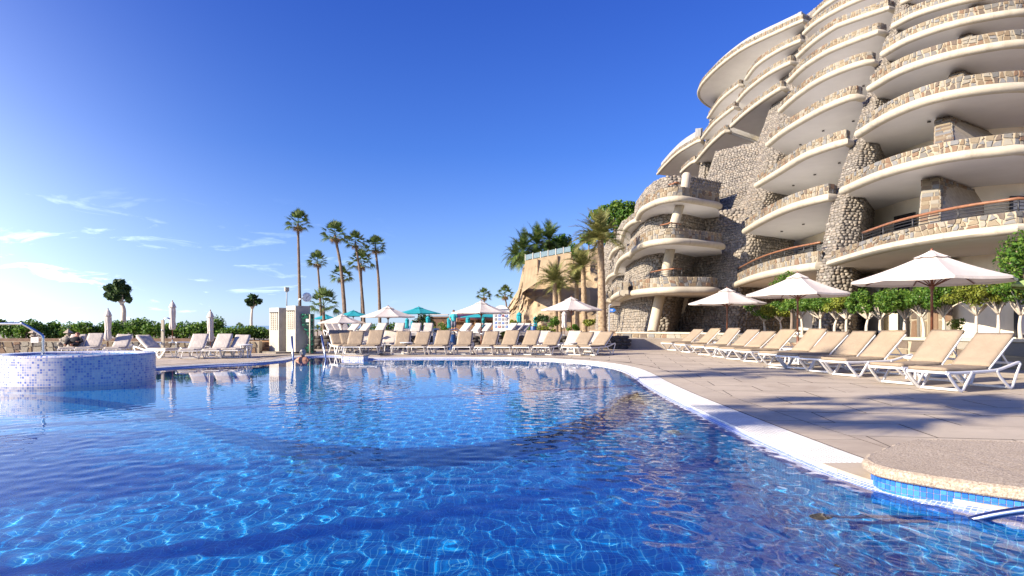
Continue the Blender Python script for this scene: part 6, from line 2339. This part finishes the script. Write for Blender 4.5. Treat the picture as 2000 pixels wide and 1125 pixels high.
# person standing on the terrace
ps = empty('person', ((886 - 1000) / FOC * 47, 47, TERR))
tag(ps, 'person in a turquoise shirt standing among the folded parasols', 'person')
V = [(0, 0, .92), (0, 0, 1.1), (0, 0, 1.3), (0, 0, 1.42), (0, 0, 1.5), (0, -.01, 1.6), (0, -.01, 1.7), (.17, 0, 1.40), (.25, 0, 1.15), (.24, -.12, .95), (.23, -.16, .88), (-.17, 0, 1.40), (-.27, 0, 1.16), (-.2, -.16, 1.0), (-.16, -.22, 1.02), (.1, 0, .85), (.11, -.01, .48), (.11, .02, .08), (.12, -.12, .04), (-.1, 0, .85), (-.11, .02, .48), (-.12, .05, .08), (-.13, -.09, .04)]
E_ = [(0, 1), (1, 2), (2, 3), (3, 4), (4, 5), (5, 6), (3, 7), (7, 8), (8, 9), (9, 10), (3, 11), (11, 12), (12, 13), (13, 14), (0, 15), (15, 16), (16, 17), (17, 18), (0, 19), (19, 20), (20, 21), (21, 22)]
Rr = [(.15, .1), (.14, .09), (.17, .11), (.1, .08), .055, (.075, .09), (.06, .07), .065, .048, .035, .03, .065, .048, .035, .03, .085, .06, .042, .035, .085, .06, .042, .035]
skin_body('body', V, E_, Rr, M['skin'], ps)
MB().lathe([(.19, .88), (.18, 1.0), (.18, 1.2), (.22, 1.33), (.17, 1.44), (.08, 1.49)], 20, wob=lambda a, z: 1 - .35 * abs(math.sin(a))).build('shirt', M['shirt_turquoise'], ps, True)
for s_ in (-1, 1):
    MB().tube([(s_ * .14, 0, 1.41), (s_ * .2, 0, 1.32), (s_ * .25, 0, 1.18)], [.08, .08, .075], 10).build('sleeve', M['shirt_turquoise'], ps, True)
    MB().tube([(s_ * .085, 0, .94), (s_ * .10, 0, .7), (s_ * .11, 0, .5)], [.12, .10, .09], 10).build('shorts_leg', M['print_grey'], ps, True)
hair_cap(ps, (0, .01, 1.67), .10, M['wood_brown'], stretch=(.9, 1, 1))
# person lying on a pale lounger at the left
lo_ = None
a = math.radians(110)
ey = 21.6 + 1.4 * math.sin(a)
ex = (154 - 1000) / FOC * ey
pl_ = empty('person', (ex - 1.4 * math.cos(a), 21.6, .34), a)
pl_.scale = (.8, .8, .6)
tag(pl_, 'person in black clothes lying on a pale lounger behind the whirlpool', 'person')
V = [(1.08, 0, .10), (1.22, 0, .22), (1.36, 0, .38), (1.44, 0, .48), (1.50, 0, .56), (1.54, 0, .64), (1.58, 0, .72), (1.34, .18, .42), (1.16, .26, .26), (.98, .16, .24), (.9, .1, .26), (1.34, -.18, .42), (1.16, -.26, .26), (.98, -.16, .24), (.9, -.1, .26), (1.0, .1, .1), (.6, .13, .32), (.25, .12, .06), (.18, .12, .14), (1.0, -.1, .1), (.58, -.12, .12), (.16, -.12, .06), (.1, -.12, .15)]
skin_body('body', V, E_, Rr, M['skin'], pl_)
MB().tube([(1.0, 0, .10), (1.15, 0, .18), (1.3, 0, .33), (1.42, 0, .47)], [.17, .175, .19, .12], 14, flat=1.15).build('black_top', M['cloth_black'], pl_, True)
for s_, kz in ((1, .32), (-1, .12)):
    MB().tube([(1.02, s_ * .1, .10), (.6, s_ * .125, kz), (.28, s_ * .12, .08)], [.115, .085, .065], 10).build('trouser_leg', M['cloth_black'], pl_, True)
    MB().tube([(1.36, s_ * .15, .43), (1.16, s_ * .26, .26), (1.0, s_ * .17, .24)], [.08, .062, .055], 10).build('sleeve', M['cloth_black'], pl_, True)
hair_cap(pl_, (1.575, 0, .68), .105, M['wood_red'], stretch=(.95, .9, 1.05))
S.render.film_transparent = False
